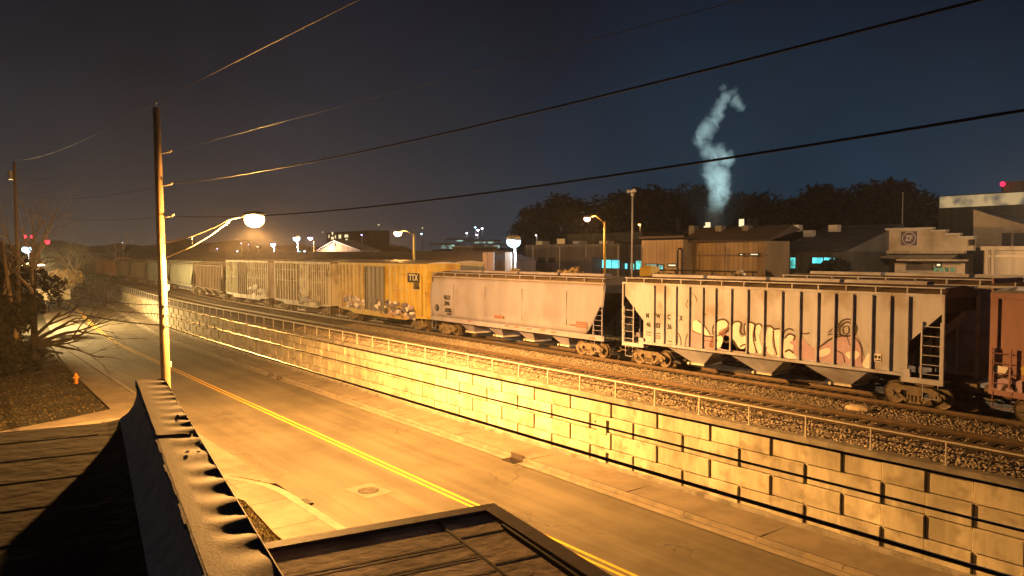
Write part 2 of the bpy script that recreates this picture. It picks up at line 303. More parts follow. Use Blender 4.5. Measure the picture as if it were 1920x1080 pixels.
# grass verge beside the footpath
def scatter(name, poly, N, m, size, zfun, flat=.6, kind='stone'):
    """many small faces spread over a polygon, one object"""
    P = np.array(poly); mn = P.min(0); mx = P.max(0); pts = []
    x = rng.uniform(mn[0], mx[0], N * 4); y = rng.uniform(mn[1], mx[1], N * 4); ins = np.zeros(len(x), bool); j = len(P) - 1
    for i in range(len(P)):
        c = ((P[i, 1] > y) != (P[j, 1] > y)) & (x < (P[j, 0] - P[i, 0]) * (y - P[i, 1]) / (P[j, 1] - P[i, 1] + 1e-9) + P[i, 0]); ins ^= c; j = i
    x = x[ins][:N]; y = y[ins][:N]; n = len(x); z = np.array([zfun(a, c) for a, c in zip(x, y)])
    if kind == 'stone':
        base = np.array([(1, 0, 0), (-1, 0, 0), (0, 1, 0), (0, -1, 0), (0, 0, 1), (0, 0, -1)], float); F0 = np.array([(0, 2, 4), (2, 1, 4), (1, 3, 4), (3, 0, 4), (2, 0, 5), (1, 2, 5), (3, 1, 5), (0, 3, 5)])
        s = size * rng.uniform(.45, 1.35, (n, 1, 1)); V = base[None] * rng.uniform(.5, 1.2, (n, 6, 3)) * s
        q = rng.normal(size=(n, 3, 3)); u = q[:, 0] / np.linalg.norm(q[:, 0], axis=1)[:, None]; w = np.cross(u, q[:, 1]); w /= np.linalg.norm(w, axis=1)[:, None]; R = np.stack([u, w, np.cross(u, w)], 1)
        V = np.einsum('nij,njk->nik', V, R); V[:, :, 2] *= flat
    else:
        base = np.zeros((n, 3, 3)); h = size * rng.uniform(.4, 1.3, n); a = rng.uniform(0, 2 * PI, n); w = size * .22
        base[:, 0, 0] = np.cos(a) * w; base[:, 0, 1] = np.sin(a) * w; base[:, 1, 0] = -np.cos(a) * w; base[:, 1, 1] = -np.sin(a) * w
        base[:, 2, 0] = rng.normal(size=n) * h * .6; base[:, 2, 1] = rng.normal(size=n) * h * .6; base[:, 2, 2] = h; V = base; F0 = np.array([(0, 1, 2)])
    V = V + np.stack([x, y, z], 1)[:, None, :]; k = V.shape[1]
    F = F0[None] + (np.arange(n) * k)[:, None, None]
    o = np_mesh(name, V.reshape(-1, 3), F.reshape(-1, F0.shape[1]), m); o['kind'] = 'stuff'; return o
verge = [(-38, 5), (-36.5, 7.0), (-34, 8.0), (-31.3, 9.2), (-29.6, 9.7), (-25.5, 9.35), (-22, 9.2), (-22, 4)]
tag(scatter('verge_grass', verge, 26000, M['bladegrass'], .10, lambda x, y: -3.70 + .06 * math.sin(x * 3) * math.sin(y * 4), kind='blade'), 'dry yellow grass verge beside the near footpath', 'grass')
tag(scatter('verge_leaves', verge, 5000, M['leaf_litter'], .05, lambda x, y: -3.66, flat=.3), 'dead leaves lying in the near grass verge', 'leaves')
# left: lawn, footpath with kerb, parking apron behind the roof
lawn = [(-51.8, 8.9), (-50.2, 6.2), (-48.8, 3.1), (-46, -6), (-100, -40), (-150, 0), (-130, 9.5), (-96, 10.0), (-88.7, 10.3), (-72, 9.45)]
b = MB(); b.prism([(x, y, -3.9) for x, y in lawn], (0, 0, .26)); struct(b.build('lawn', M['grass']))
lit = [(-51.8, 8.9), (-48.8, 3.1), (-46, -4), (-75, -8), (-100, 0), (-92, 10), (-72, 9.4)]
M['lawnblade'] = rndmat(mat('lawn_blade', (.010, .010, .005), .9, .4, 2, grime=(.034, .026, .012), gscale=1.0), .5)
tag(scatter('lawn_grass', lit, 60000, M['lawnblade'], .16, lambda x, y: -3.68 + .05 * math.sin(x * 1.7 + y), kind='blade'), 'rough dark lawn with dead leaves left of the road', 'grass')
tag(scatter('lawn_leaves', lit, 9000, M['leaf_litter'], .09, lambda x, y: -3.60, flat=.3), 'brown leaf litter strewn over the dark lawn', 'leaves')
fp = [(-49.2, 11.2), (-51.0, 11.3), (-56, 11.2), (-72, 11.2), (-88, 11.3), (-130, 13.6), (-130, 12.0), (-88.7, 10.4), (-72, 9.5), (-51.9, 9.0), (-50.3, 6.2), (-48.9, 3.1), (-46, -6), (-44.8, -6), (-47.6, 3.1), (-48.6, 6.5)]
b = MB(); b.prism([(x, y, ROAD - .2) for x, y in fp], (0, 0, .32)); struct(b.build('left_footpath', M['walk']))
b = MB(); b.prism([(-50.9, 11.31, ROAD - .1), (-56, 11.21, ROAD - .1), (-88, 11.31, ROAD - .1), (-88, 11.5, ROAD - .1), (-50.6, 11.5, ROAD - .1)], (0, 0, .24)); struct(b.build('left_kerb', M['kerb']))

# ------------------------------------------------------------------ ballast beds, tracks
rows = []
for x in XS:
    o = off(x); rows.append([Vector((x, n + o, z)) for n, z in ((24.15, -.42), (24.75, -.34), (25.3, -.22), (28.1, -.21), (29.1, -.30), (30.1, -.22), (33.0, -.21), (34.2, -.32), (35.0, -.22), (38.6, -.22), (40.2, -.41))])
struct(sheet('ballast_bed', rows, M['ballast']))
def bz(x, n):
    n -= off(x)
    return float(np.interp(n, (24.15, 24.75, 25.3, 28.1, 29.1, 30.1, 33.0, 34.2), (-.42, -.34, -.22, -.21, -.30, -.22, -.21, -.32))) + .01
def bandpoly(n0, n1, x0, x1): return [(x0, n0), (x1, n0), (x1, n1), (x0, n1)]
tag(scatter('ballast_stones', bandpoly(24.2, 25.75, -6, -62), 30000, M['stone'], .075, bz), 'loose crushed stone between the retaining wall and the near rail', 'ballast')
tag(scatter('ballast_gravel', bandpoly(27.6, 30.6, -6, -62), 30000, M['stone'], .055, bz), 'crushed stone between the two tracks', 'ballast')
tag(scatter('crib_gravel', bandpoly(25.9, 27.4, -6, -62), 12000, M['stone'], .05, lambda x, n: bz(x, n) - .0), 'stones lying between the rails of the near track', 'ballast')
def track(cn, label, x_end, ntie, first):
    t = thing('railway_track', label, 'track', (-20, cn, 0), 0, 'parallel railway tracks')
    for s in (-1, 1):
        b = MB(); prof = [(-.075, -.17), (.075, -.17), (.075, -.15), (.012, -.12), (.012, -.045), (.036, -.035), (.036, -.001), (-.036, -.001), (-.036, -.035), (-.012, -.045), (-.012, -.12), (-.075, -.15)]
        rings = []
        for x in [40] + XS[1:]:
            rings.append([Vector((x + 20, s * .755 + off(x) + a, z)) for a, z in prof])
        b.loft(rings); r = b.build('rail', M['rail'], t)
        b = MB(); rings = []
        for x in [40] + XS[1:]: rings.append([Vector((x + 20, s * .755 + off(x) + a, .001)) for a in (-.028, .028)])
        b.loft(rings, closed=False, cap=False); b.build('rail_head', M['railtop'], r)
    tm = MB().box(-.11, .11, -1.28, 1.28, -.34, -.172).build('tie', M['tie'], t); tm.location = (first + 20, off(first), 0)
    rest = MB()
    for k in range(1, ntie):
        x = first - .52 * k + random.uniform(-.03, .03)
        if k < 100:
            c = tm.copy(); COL.objects.link(c); c.parent = t; c.location = (x + 20, off(x) + random.uniform(-.06, .06), random.uniform(-.01, .008)); c.rotation_euler = (0, 0, random.uniform(-.02, .02))
        else: rest.box(x + 20 - .11, x + 20 + .11, off(x) - 1.28, off(x) + 1.28, -.34, -.172)
    r = rest.build('tie', M['tie'], t); r['kind'] = 'stuff'
    return t
track(26.63, 'empty near railway track behind the low guard rail', -330, 330, -7)
track(31.45, 'railway track that carries the long freight train', -330, 330, -7)
track(36.4, 'third railway track hidden behind the freight train', -330, 160, -5)

# ------------------------------------------------------------------ retaining wall and guard rail
w = thing('retaining_wall', 'long checkerboard concrete block retaining wall between road and tracks', 'wall', (-20, 23.9, -3.5))
b = MB(); BW = 1.336; x0 = -5.35
edges = [x0 - BW * k for k in range(0, 150)]
bnd = [-.60, -1.28, -1.98, -2.70, -3.40, -3.95]
ref = -22.31
b.v = []
for k in range(len(edges) - 1):
    xa, xb = edges[k + 1], edges[k]
    for r in range(5):
        par = (k + r) % 2 == 0
        d = .07 if par else 0.0
        zt, zb = bnd[r], bnd[r + 1]; za = rise(xa) * (r > 3)
        g = .012
        ya, yb = 23.93 + off(xa) - d, 23.93 + off(xb) - d
        c = .02
        vs = [(xa + g, ya + c, zb + g), (xb - g, yb + c, zb + g), (xb - g, yb + c, zt - g), (xa + g, ya + c, zt - g),
              (xa + g + c, ya, zb + g + c), (xb - g - c, yb, zb + g + c), (xb - g - c, yb, zt - g - c), (xa + g + c, ya, zt - g - c),
              (xa + g, ya + .3, zb + g), (xb - g, yb + .3, zb + g), (xb - g, yb + .3, zt - g), (xa + g, ya + .3, zt - g)]
        vs = [(p[0] + 20, p[1] - 23.9, p[2] + 3.5) for p in vs]
        b.add(vs, [(4, 5, 6, 7), (0, 1, 5, 4), (1, 2, 6, 5), (2, 3, 7, 6), (3, 0, 4, 7), (1, 0, 8, 9), (2, 1, 9, 10), (3, 2, 10, 11), (0, 3, 11, 8)])
b.build('block_face', M['wallblock'], w)
b = MB(); rings = []
for x in XS:
    if x < -200: break
    rings.append([Vector((x + 20, off(x) + a, z + 3.5)) for a, z in ((.06, -3.9), (.06, -.58), (.35, -.58), (.35, -3.9))])
b.loft(rings); b.build('core', M['dark'], w)
b = MB(); rings = []
for x in XS:
    if x < -200: break
    rings.append([Vector((x + 20, off(x) + a, z + 3.5)) for a, z in ((-.10, -.60), (-.11, -.58), (-.11, -.38), (-.09, -.36), (.30, -.36), (.30, -.60))])
b.loft(rings); b.build('coping', M['coping'], w)
b = MB(); rings = []
for x in XS:
    if x < -200: break
    rings.append([Vector((x + 20, off(x) + a, z + 3.5 + rise(x))) for a, z in ((-.16, -3.8), (-.16, -3.36), (-.14, -3.34), (.05, -3.34), (.05, -3.8))])
b.loft(rings); b.build('footing', M['coping'], w)
for px, py in ((1034, 829), (1225, 884), (1343, 918), (1483, 961), (1657, 1012), (1117, 790)):
    p = atn(px, py, 23.855); MB().cyl((p.x + 20, -.075, p.z + 3.5), (0, 1, 0), .035, .04, 12).build('weep_hole', M['black'], w)
for x0_, y0_, x1_, y1_ in ((1120, 782, 1137, 815), (1122, 842, 1136, 877)):
    p = atn(x0_, y0_, 23.85); q = atn(x1_, y1_, 23.85)
    MB().box(p.x + 20, q.x + 20, -.079, -.071, q.z + 3.5, p.z + 3.5).build('paint_patch', mat('patch_paint', (.42, .38, .28), .8, .08, 2), w)
gr = thing('guard_rail', 'low galvanised pipe guard rail with thin posts on top of the retaining wall', 'railing', (-20, 24.0, -.36))
b = MB(); pts = [Vector((x + 20, off(x), .70)) for x in [20, -8] + XS[3:] if x > -200]
b.tube(pts, .03, 8); b.build('top_rail', M['galv'], gr, smooth=True)
post = MB().box(-.022, .022, -.022, .022, 0, .69).box(-.07, .07, -.06, .06, 0, .012).build('post', M['galv'], gr)
xg = atn(1777, 720, 24).x
post.location = (xg + 20, 0, 0)
for k in range(1, 84):
    x = xg - 2.285 * k; c = post.copy(); COL.objects.link(c); c.parent = gr; c.location = (x + 20, off(x), 0)

# ================================================================== ROLLING STOCK (local x along the track, y<0 towards the road)
def truck(parent, x, s=1):
    """two-axle bogie: side frames with window openings, springs, wheels as sub-parts"""
    t = MB()
    for sy in (-1, 1):
        y0 = sy * .98; dy = sy * .12
        def pr(pts): t.prism([(px, y0, pz) for px, pz in pts], (0, dy, 0))
        pr([(-1.12, .56), (-1.12, .44), (-.62, .40), (-.50, .60), (.50, .60), (.62, .40), (1.12, .44), (1.12, .56), (.60, .78), (-.60, .78)])
        pr([(-.72, .42), (-.30, .12), (-.24, .12), (-.24, .22), (-.58, .46)]); pr([(.72, .42), (.58, .46), (.24, .22), (.24, .12), (.30, .12)])
        pr([(-.31, .12), (.31, .12), (.31, .20), (-.31, .20)]); pr([(-.31, .20), (-.24, .20), (-.24, .60), (-.31, .60)]); pr([(.24, .20), (.31, .20), (.31, .60), (.24, .60)])
        for kx in (-.15, 0, .15): t.cyl((kx, y0 + dy / 2, .32), (0, 0, 1), .06, .24, 10)
        t.box(-.28, .28, min(y0, y0 + dy * 1.4), max(y0, y0 + dy * 1.4), .44, .60)
        for kx in (-.89, .89): t.cyl((kx, y0 + dy * .9, .43), (0, 1, 0), .13, .16, 14)
    t.box(-.2, .2, -1.0, 1.0, .45, .72); t.box(-.35, .35, -.3, .3, .72, .95)
    o = t.build('truck', M['truck'], parent); o.location = (x, 0, 0)
    for kx in (-.89, .89):
        w_ = MB()
        for sy in (-1, 1):
            rings = []
            prof = [(.0, .02), (.14, .03), (.36, .03), (.42, .0), (.425, .06), (.425, .12), (.455, .125), (.46, .14), (.0, .14)]
            for r, d in prof:
                yy = sy * (.86 - d); rings.append([Vector((math.cos(2 * PI * i / 24) * max(r, .01), yy, .425 + math.sin(2 * PI * i / 24) * max(r, .01))) for i in range(24)])
            w_.loft(rings)
        w_.cyl((0, 0, .425), (0, 1, 0), .08, 1.5, 10)
        q = w_.build('wheel', M['wheel'], o, smooth=False); q.location = (kx, 0, 0)
    return o
def couplers(parent, L):
    for s in (-1, 1):
        b = MB().box(min(s * (L / 2 - .3), s * (L / 2 + .45)), max(s * (L / 2 - .3), s * (L / 2 + .45)), -.1, .1, .78, .98)
        b.box(min(s * (L / 2 + .35), s * (L / 2 + .62)), max(s * (L / 2 + .35), s * (L / 2 + .62)), -.17, .14, .72, 1.02)
        b.tube([(s * (L / 2 - .1), -.3, .9), (s * (L / 2 + .2), -.32, .55), (s * (L / 2 + .55), -.2, .5)], .03, 6)
        b.build('coupler', M['truck'], parent)
def ladder(parent, x0, x1, y, z0, z1, m, n=None, back=.0):
    b = MB(); n = n or max(2, int((z1 - z0) / .38))
    for x in (x0, x1): b.box(x - .03, x + .03, y - .03, y + .03, z0, z1)
    for k in range(n): z = z0 + (z1 - z0) * (k + .5) / n; b.tube([(x0, y, z), (x1, y, z)], .016, 6)
    return b.build('ladder', m, parent)
def stirrup(parent, x0, x1, y, z0, z1, m):
    MB().tube([(x0, y, z1), (x0, y, z0), (x1, y, z0), (x1, y, z1)], .022, 6).build('step', m, parent)
def decal(parent, name, pts, m, y, o0, thick=.004):
    """flat painted shape on a car side; pts are world x,z"""
    MB().prism([(x - o0, y, z) for x, z in pts], (0, -thick, 0)).build(name, m, parent)
def text(parent, s, size, x, z, y, m, sx=1.0, name='lettering', bold=.012, ls=1.0, world=False, rz=0):
    cu = bpy.data.curves.new(name, 'FONT'); cu.body = s; cu.size = size; cu.extrude = .004; cu.align_x = 'CENTER'; cu.align_y = 'CENTER'; cu.offset = bold; cu.resolution_u = 3; cu.space_line = ls
    tmp = bpy.data.objects.new('tmp', cu); COL.objects.link(tmp); bpy.context.view_layer.update()
    me = bpy.data.meshes.new_from_object(tmp.evaluated_get(bpy.context.evaluated_depsgraph_get())); bpy.data.objects.remove(tmp)
    me.materials.clear(); me.materials.append(m)
    o = bpy.data.objects.new(name, me); COL.objects.link(o); o.parent = parent; o.location = (x, y, z); o.rotation_euler = (PI / 2, 0, rz); o.scale = (sx, 1, 1)
    return o
TRN = 31.45
def carroot(name, label, cat, xl, xr, tn, group):
    xc = (xl + xr) / 2; ya, yb = off(xl), off(xr); return thing(name, label, cat, (xc, tn + off(xc), 0), math.atan2(yb - ya, xr - xl), group), xr - xl, xc
GRP = 'cars of the freight train'
def hopper(label, xl, xr, tn=TRN, pm='hopgrey', posts=None, smooth=False, nb=3, far=False, cut=None, group=GRP, trc=None, sill=1.33, eave=4.3):
    root, L, xc = carroot('covered_hopper', label, 'hopper car', xl, xr, tn, group); m = M[pm]; h = L / 2
    inset = .98 if not smooth else .75
    # body shell: two side sheets, slope sheets, roof
    for s in (-1, 1):
        if smooth:
            b = MB(); pts = [(-h + .02, 2.2), (-h + .02, eave), (h - .02, eave), (h - .02, 2.95), (h - .55, 2.5), (h - .62, 2.1), (h - 1.0, 2.0), (h - 1.25, 1.55), (h - 1.25, sill), (-h + .35, sill), (-h + .35, 1.9)]
            # bulged side: columns of quads
            nz = 10; nx = 60; vs = []; fs = []
            cols = [-h + .02 + (L - .04) * i / nx for i in range(nx + 1)]
            for x in cols:
                zb = sill
                if x > h - 1.45: zb = sill + .05 + (1.55 if x > h - .35 else 1.0 if x > h - .75 else 0.55 if x > h - 1.15 else .2)
                for k in range(nz + 1):
                    z = zb + (eave - zb) * k / nz; u = (z - sill) / (eave - sill); vs.append((x, s * (1.42 + .12 * math.sin(PI * min(1, u * 1.05 + .02)) - .06 * u * u), z))
            for i in range(nx):
                for k in range(nz): a = i * (nz + 1) + k; fs.append((a, a + 1, a + nz + 2, a + nz + 1))
            b.add(vs, fs); o_ = b.build('side_sheet', m, root, smooth=True)
            for xw in ((-.33, -.12, .1, .33) if not far else ()): MB().box(xw * L - .012, xw * L + .012, min(s * 1.50, s * 1.545), max(s * 1.50, s * 1.545), sill + .4, eave - .5).build('weld_seam', m, root)
            md = o_.modifiers.new('t', 'SOLIDIFY'); md.thickness = .03
            MB().box(-h, h, min(s * 1.40, s * 1.50), max(s * 1.40, s * 1.50), 1.05, sill + .02).build('side_sill', m, root)
            MB().box(-h, h, min(s * 1.33, s * 1.47), max(s * 1.33, s * 1.47), eave + .002, eave + .07).build('top_chord', m, root)
        else:
            z3 = 3.72; z2 = 2.5
            b = MB(); y = s * 1.42
            b.prism([(-h + .05, y, eave), (-h + .05, y, z3), (-h + 1.45, y, z2 - .1), (-h + 1.45, y, sill), (h - 1.35, y, sill), (h - 1.35, y, z2), (h - .08, y, z3), (h - .08, y, eave)], (0, s * .02, 0)); b.build('side_sheet', m, root)
            ps = posts if posts else [-h + 1.45 + (L - 2.8) * k / 17 for k in range(18)]
            b = MB()
            for k, px in enumerate(ps): b.box(px - .035, px + .035, min(s * 1.443, s * 1.545), max(s * 1.443, s * 1.545), sill, eave - .03)
            b.build('side_post', m, root)
            MB().box(-h, h, min(s * 1.40, s * 1.56), max(s * 1.40, s * 1.56), eave + .002, eave + .10).build('top_chord', m, root)
            b = MB(); b.box(-h + 1.3, h - 1.2, min(s * 1.445, s * 1.56), max(s * 1.445, s * 1.56), sill - .12, sill - .002)
            b.build('side_sill', m, root)
            for e in (-1, 1):  # end platforms with corner posts
                b = MB(); xa, xb = sorted((e * h, e * (h - 1.55)))
                b.box(xa, xb, min(s * 1.41, s * 1.55), max(s * 1.41, s * 1.55), 1.0, 1.20)
                xa, xb = sorted((e * (h - 1.22), e * (h - 1.55))); b.box(xa, xb, min(s * 1.43, s * 1.552), max(s * 1.43, s * 1.552), 1.203, 1.5)
                b.build('end_sill', m, root)
                xa, xb = sorted((e * h, e * (h - .09))); MB().box(xa, xb, min(s * 1.46, s * 1.555), max(s * 1.46, s * 1.555), 1.2, eave).build('corner_post', m, root)
    for e in (-1, 1):   # sloped end sheets
        b = MB()
        b.add([(e * (h - .12), -1.4, 4.05), (e * (h - .12), 1.4, 4.05), (e * (h - 3.0), 1.4, sill), (e * (h - 3.0), -1.4, sill)], [(0, 1, 2, 3)])
        b.box(min(e * (h - .1), e * (h - .13)), max(e * (h - .1), e * (h - .13)), -1.41, 1.41, 3.7, eave)
        b.box(min(e * h, e * (h - 2.6)), max(e * h, e * (h - 2.6)), -.35, .35, .78, 1.12)
        b.box(min(e * (h - .12), e * (h - 1.7)), max(e * (h - .12), e * (h - 1.7)), -1.40, 1.40, 1.02, 1.08)
        for yy in (-.7, .7): b.box(min(e * (h - 1.3), e * (h - 1.38)), max(e * (h - 1.3), e * (h - 1.38)), yy - .04, yy + .04, 1.08, 2.7)
        b.build('end_slope', M['slope'], root)
    pts = [(y, eave + .10 - .0 + .30 * (1 - (y / 1.42) ** 2)) for y in [-1.42 + 2.84 * k / 10 for k in range(11)]]
    b = MB(); b.loft([[Vector((x, y, z)) for y, z in pts] + [Vector((x, 1.42, eave - .06)), Vector((x, -1.42, eave - .06))] for x in (-h + .06, h - .06)]); b.build('roof', M['boxbrown'], root)
    # running boards on brackets, trough hatch
    b = MB(); zr = eave + .30
    for s in (-1, 1): b.box(-h + .1, h - .05, min(s * 1.05, s * 1.42), max(s * 1.05, s * 1.42), zr, zr + .045)
    for e in (-1, 1): b.box(min(e * (h - .1), e * (h - .45)), max(e * (h - .1), e * (h - .45)), -1.04, 1.04, zr, zr + .045)
    b.build('running_board', m, root)
    b = MB(); nbk = 12 if smooth else 13
    for s in (-1, 1):
        for k in range(nbk + 1):
            x = -h + .2 + (L - .4) * k / nbk; b.box(x - .03, x + .03, min(s * 1.36, s * 1.42), max(s * 1.36, s * 1.42), eave + .05, zr + .005)
            b.tube([(x, s * 1.36, zr), (x, s * .98, eave + .16)], .015, 5)
    b.build('bracket', m, root)
    ng = 4
    for k in range(ng):
        xa = -h + 1.0 + (L - 2.0) * k / ng; xb = xa + (L - 2.0) / ng - .22
        MB().prism([(xa, -.32, eave + .36), (xa, -.27, eave + .52), (xa, .27, eave + .52), (xa, .32, eave + .36)], (xb - xa, 0, 0)).build('roof_hatch', m, root)
    # discharge bays
    span = L - 5.0; xs_ = [(-span / 2 + span * (k + .5) / nb) for k in range(nb)]
    hw = min(span / nb / 2 - .12, .98 if smooth else 1.5)
    for x in xs_:
        b = MB(); top = [Vector((x + a, c, sill - .13)) for a, c in ((-hw, -1.33), (hw, -1.33), (hw, 1.33), (-hw, 1.33))]; zb = .42
        bot = [Vector((x + a, c, zb)) for a, c in ((-.34, -.62), (.34, -.62), (.34, .62), (-.34, .62))]
        b.loft([bot, top]); o_ = b.build('discharge_bay', m if not smooth else M['hoppink'], root)
        MB().box(x - .42, x + .42, -.72, .72, .34, .43).cyl((x - .5, -.66, .40), (0, 1, 0), .07, .3, 10).build('outlet_gate', M['galv'], o_)
    MB().box(-h + 1, h - 1, -.16, .16, .85, 1.15).build('centre_sill', M['dark'], root)
    tt = trc if trc else (-h + 1.62, h - 1.62)
    for x in tt: truck(root, x)
    if not far:
        couplers(root, L)
        for s in (-1, 1):
            ladder(root, -h + .12, -h + .80, s * 1.50, 1.2, 4.3 if False else (3.1), m, 5)
            ladder(root, h - .82, h - .12, s * 1.50, 1.2, 3.35 if not smooth else 2.9, m, 6)
            stirrup(root, -h + .2, -h + .7, s * 1.48, .45, 1.02, m); stirrup(root, h - .75, h - .2, s * 1.48, .45, 1.02, m)
    return root, xc
def boxcar(label, xl, xr, tn=TRN, pm='boxpale', panel='boxpanel', top=5.22, sill=.95, door=(-1.6, 1.5), dm='door_grey', nrib=9, far=False, pm2=None, group=GRP, name='boxcar', bars=True):
    root, L, xc = carroot(name, label, 'boxcar', xl, xr, tn, group); h = L / 2; m = M[pm]; m2 = M[pm2] if pm2 else m
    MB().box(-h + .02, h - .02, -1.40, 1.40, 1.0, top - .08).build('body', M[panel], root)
    for s in (-1, 1):
        for xa, xb, mm in ((-h, door[0], m), (door[1], h, m2)):
            b = MB(); n = nrib
            for k in range(n + 1):
                x = xa + .12 + (xb - xa - .24) * k / n; wd = .085 if k not in (0, n) else .12
                b.box(x - wd, x + wd, min(s * 1.40, s * 1.475), max(s * 1.40, s * 1.475), sill + .25, top - .28)
            b.build('side_rib', mm, root)
        MB().box(-h, h, min(s * 1.395, s * 1.52), max(s * 1.395, s * 1.52), top - .28, top - .08).build('top_sill', m2, root)
        b = MB(); b.prism([(-h, s * 1.40, sill + .1), (-h + 2.4, s * 1.40, sill - .02), (-h + 3.2, s * 1.40, sill - .2), (h - 3.2, s * 1.40, sill - .2), (h - 2.4, s * 1.40, sill - .02), (h, s * 1.40, sill + .1), (h, s * 1.40, sill + .27), (-h, s * 1.40, sill + .27)], (0, s * .10, 0)); b.build('side_sill', m2, root)
        b = MB(); dw = door[1] - door[0]; b.box(door[0] + .05, door[1] - .05, min(s * 1.485, s * 1.53), max(s * 1.485, s * 1.53), sill + .25, top - .34)
        for k in range(5):
            x = door[0] + .12 + (dw - .24) * k / 4; b.box(x - .06, x + .06, min(s * 1.53, s * 1.58), max(s * 1.53, s * 1.58), sill + .27, top - .36)
        for z in (2.2, 3.3, 4.2): b.box(door[0] + .06, door[1] - .06, min(s * 1.532, s * 1.57), max(s * 1.532, s * 1.57), z, z + .07)
        d_ = b.build('door', M[dm], root)
        MB().box(door[0] - .12, door[0] + .04, min(s * 1.48, s * 1.6), max(s * 1.48, s * 1.6), sill + .3, top - .4).build('door_post', M['black'], d_)
        if bars:
            for z in (top - .95, top - 2.05):
                MB().box(-h + .5, door[0] - .3, min(s * 1.476, s * 1.50), max(s * 1.476, s * 1.50), z, z + .05).build('tie_bar', m, root)
                MB().box(door[1] + .3, h - .9, min(s * 1.476, s * 1.50), max(s * 1.476, s * 1.50), z - .02, z + .03).build('tie_bar', m, root)
    MB().prism([(-h + .01, -1.5, top - .08), (-h + .01, -1.2, top + .0), (-h + .01, 0, top + .08), (-h + .01, 1.2, top + .0), (-h + .01, 1.5, top - .08)], (L - .02, 0, 0)).build('roof', M['galv'] if pm != 'boxbrown' else M['boxbrown'], root)
    for e in (-1, 1):
        b = MB(); b.box(min(e * (h - .05), e * (h - .0)), max(e * (h - .05), e * (h - .0)), -1.35, 1.35, 1.1, top - .3)
        for k in range(11): z = 1.25 + .36 * k; b.box(min(e * (h - .02), e * (h + .05)), max(e * (h - .02), e * (h + .05)), -1.3, 1.3, z, z + .18)
        b.build('end_wall', m2, root)
    MB().box(-h + .5, h - .5, -.2, .2, .78, 1.0).box(-.9, .9, -1.1, .6, .5, .78).build('centre_sill', M['dark'], root)
    for x in (-h + 1.9, h - 1.9): truck(root, x)
    if not far:
        couplers(root, L)
        for s in (-1, 1):
            ladder(root, h - .75, h - .12, s * 1.56, 1.2, top - .9, m2, 8); ladder(root, -h + .12, -h + .7, s * 1.56, 1.2, 2.6, m, 4)
            stirrup(root, h - .75, h - .15, s * 1.5, .5, 1.1, m2); stirrup(root, -h + .15, -h + .75, s * 1.5, .5, 1.1, m)
    return root, xc

# --- ribbed hopper with graffiti
B, bx = hopper('ribbed grey covered hopper with big bubble letter graffiti, nearest whole car', -29.3, -12.85, nb=3, trc=(-6.7, 7.0),
               posts=[v + 21.075 for v in (-27.08, -26.40, -25.63, -24.79, -23.97, -23.22, -22.33, -21.43, -20.56, -19.67, -18.79, -17.97, -17.20, -16.42, -15.62, -14.90, -14.2)])
YS = -1.447
def wp(px, py, n=TRN - 1.45): p = atn(px, py, n); return (p.x, p.z)
for s_, px, py, sz in (('M', 1214, 592, .34), ('W', 1234, 593, .34), ('C', 1254, 595, .34), ('X', 1277, 597, .34), ('46', 1216, 609, .36), ('03', 1234, 611, .36), ('36', 1255, 613, .36)):
    x, z = wp(px, py); text(B, s_, sz, x - bx, z, YS, M['black'], .8)
for px, py in ((1216, 623), (1216, 628), (1234, 625), (1234, 630), (1234, 634), (1256, 640)):
    x, z = wp(px, py); MB().box(x - bx - .16, x - bx + .16, YS - .003, YS, z - .02, z + .02).build('stencil_line', M['black'], B)
def catmull(P, closed=False, k=4):
    n = len(P); out = []
    if n < 3: return list(P)
    for i in range(n if closed else n - 1):
        g = (lambda j: P[j % n]) if closed else (lambda j: P[min(max(j, 0), n - 1)])
        a, b_, c, d_ = g(i - 1), g(i), g(i + 1), g(i + 2)
        for q in range(k):
            t = q / k; out.append(tuple(.5 * (2 * b_[j] + (c[j] - a[j]) * t + (2 * a[j] - 5 * b_[j] + 4 * c[j] - d_[j]) * t * t + (3 * b_[j] - a[j] - 3 * c[j] + d_[j]) * t ** 3) for j in (0, 1)))
    if not closed: out.append(P[-1])
    return out
def paint(pts, m, name='graffiti', o=0.0): decal(B, name, [wp(*p) for p in (catmull(pts, True) if name == 'graffiti' else pts)], M[m], YS - o, bx)
def stroke(pts, w_, m='gline', o=.014, parent=None, org=None, n=TRN - 1.45, y=None):
    P = [Vector(wp(p[0], p[1], n)).to_3d() for p in catmull(pts)]; L_ = []; R_ = []
    for i, p in enumerate(P):
        t = (P[min(i + 1, len(P) - 1)] - P[max(i - 1, 0)]).normalized(); nn = Vector((-t.y, t.x, 0)) * w_ / 2; L_.append(p + nn); R_.append(p - nn)
    b = MB(); yy = (YS if y is None else y) - o; oo = bx if org is None else org
    for i in range(len(P) - 1):
        b.prism([(q.x - oo, yy, q.y) for q in (L_[i], L_[i + 1], R_[i + 1], R_[i])], (0, -.003, 0))
    b.build('graffiti_line', M[m], parent or B)
# background cloud of the piece
paint([(1290, 645), (1296, 618), (1308, 600), (1322, 612), (1334, 632), (1345, 638), (1360, 628), (1380, 640), (1400, 644), (1400, 660), (1330, 652), (1292, 650)], 'gpink', o=.002)
paint([(1299, 604), (1309, 601), (1320, 612), (1331, 630), (1318, 628), (1302, 622)], 'gwhite', o=.005)
paint([(1336, 632), (1352, 622), (1364, 612), (1368, 612), (1352, 640), (1344, 652), (1330, 650)], 'gred', o=.005)
paint([(1360, 628), (1380, 630), (1400, 634), (1460, 655), (1500, 668), (1560, 668), (1600, 672), (1640, 690), (1560, 680), (1470, 668), (1400, 660), (1350, 652)], 'gpink', o=.002)
paint([(1464, 668), (1468, 640), (1500, 632), (1525, 652), (1560, 640), (1580, 630), (1604, 628), (1614, 650), (1616, 685), (1540, 676)], 'gpink', o=.006)
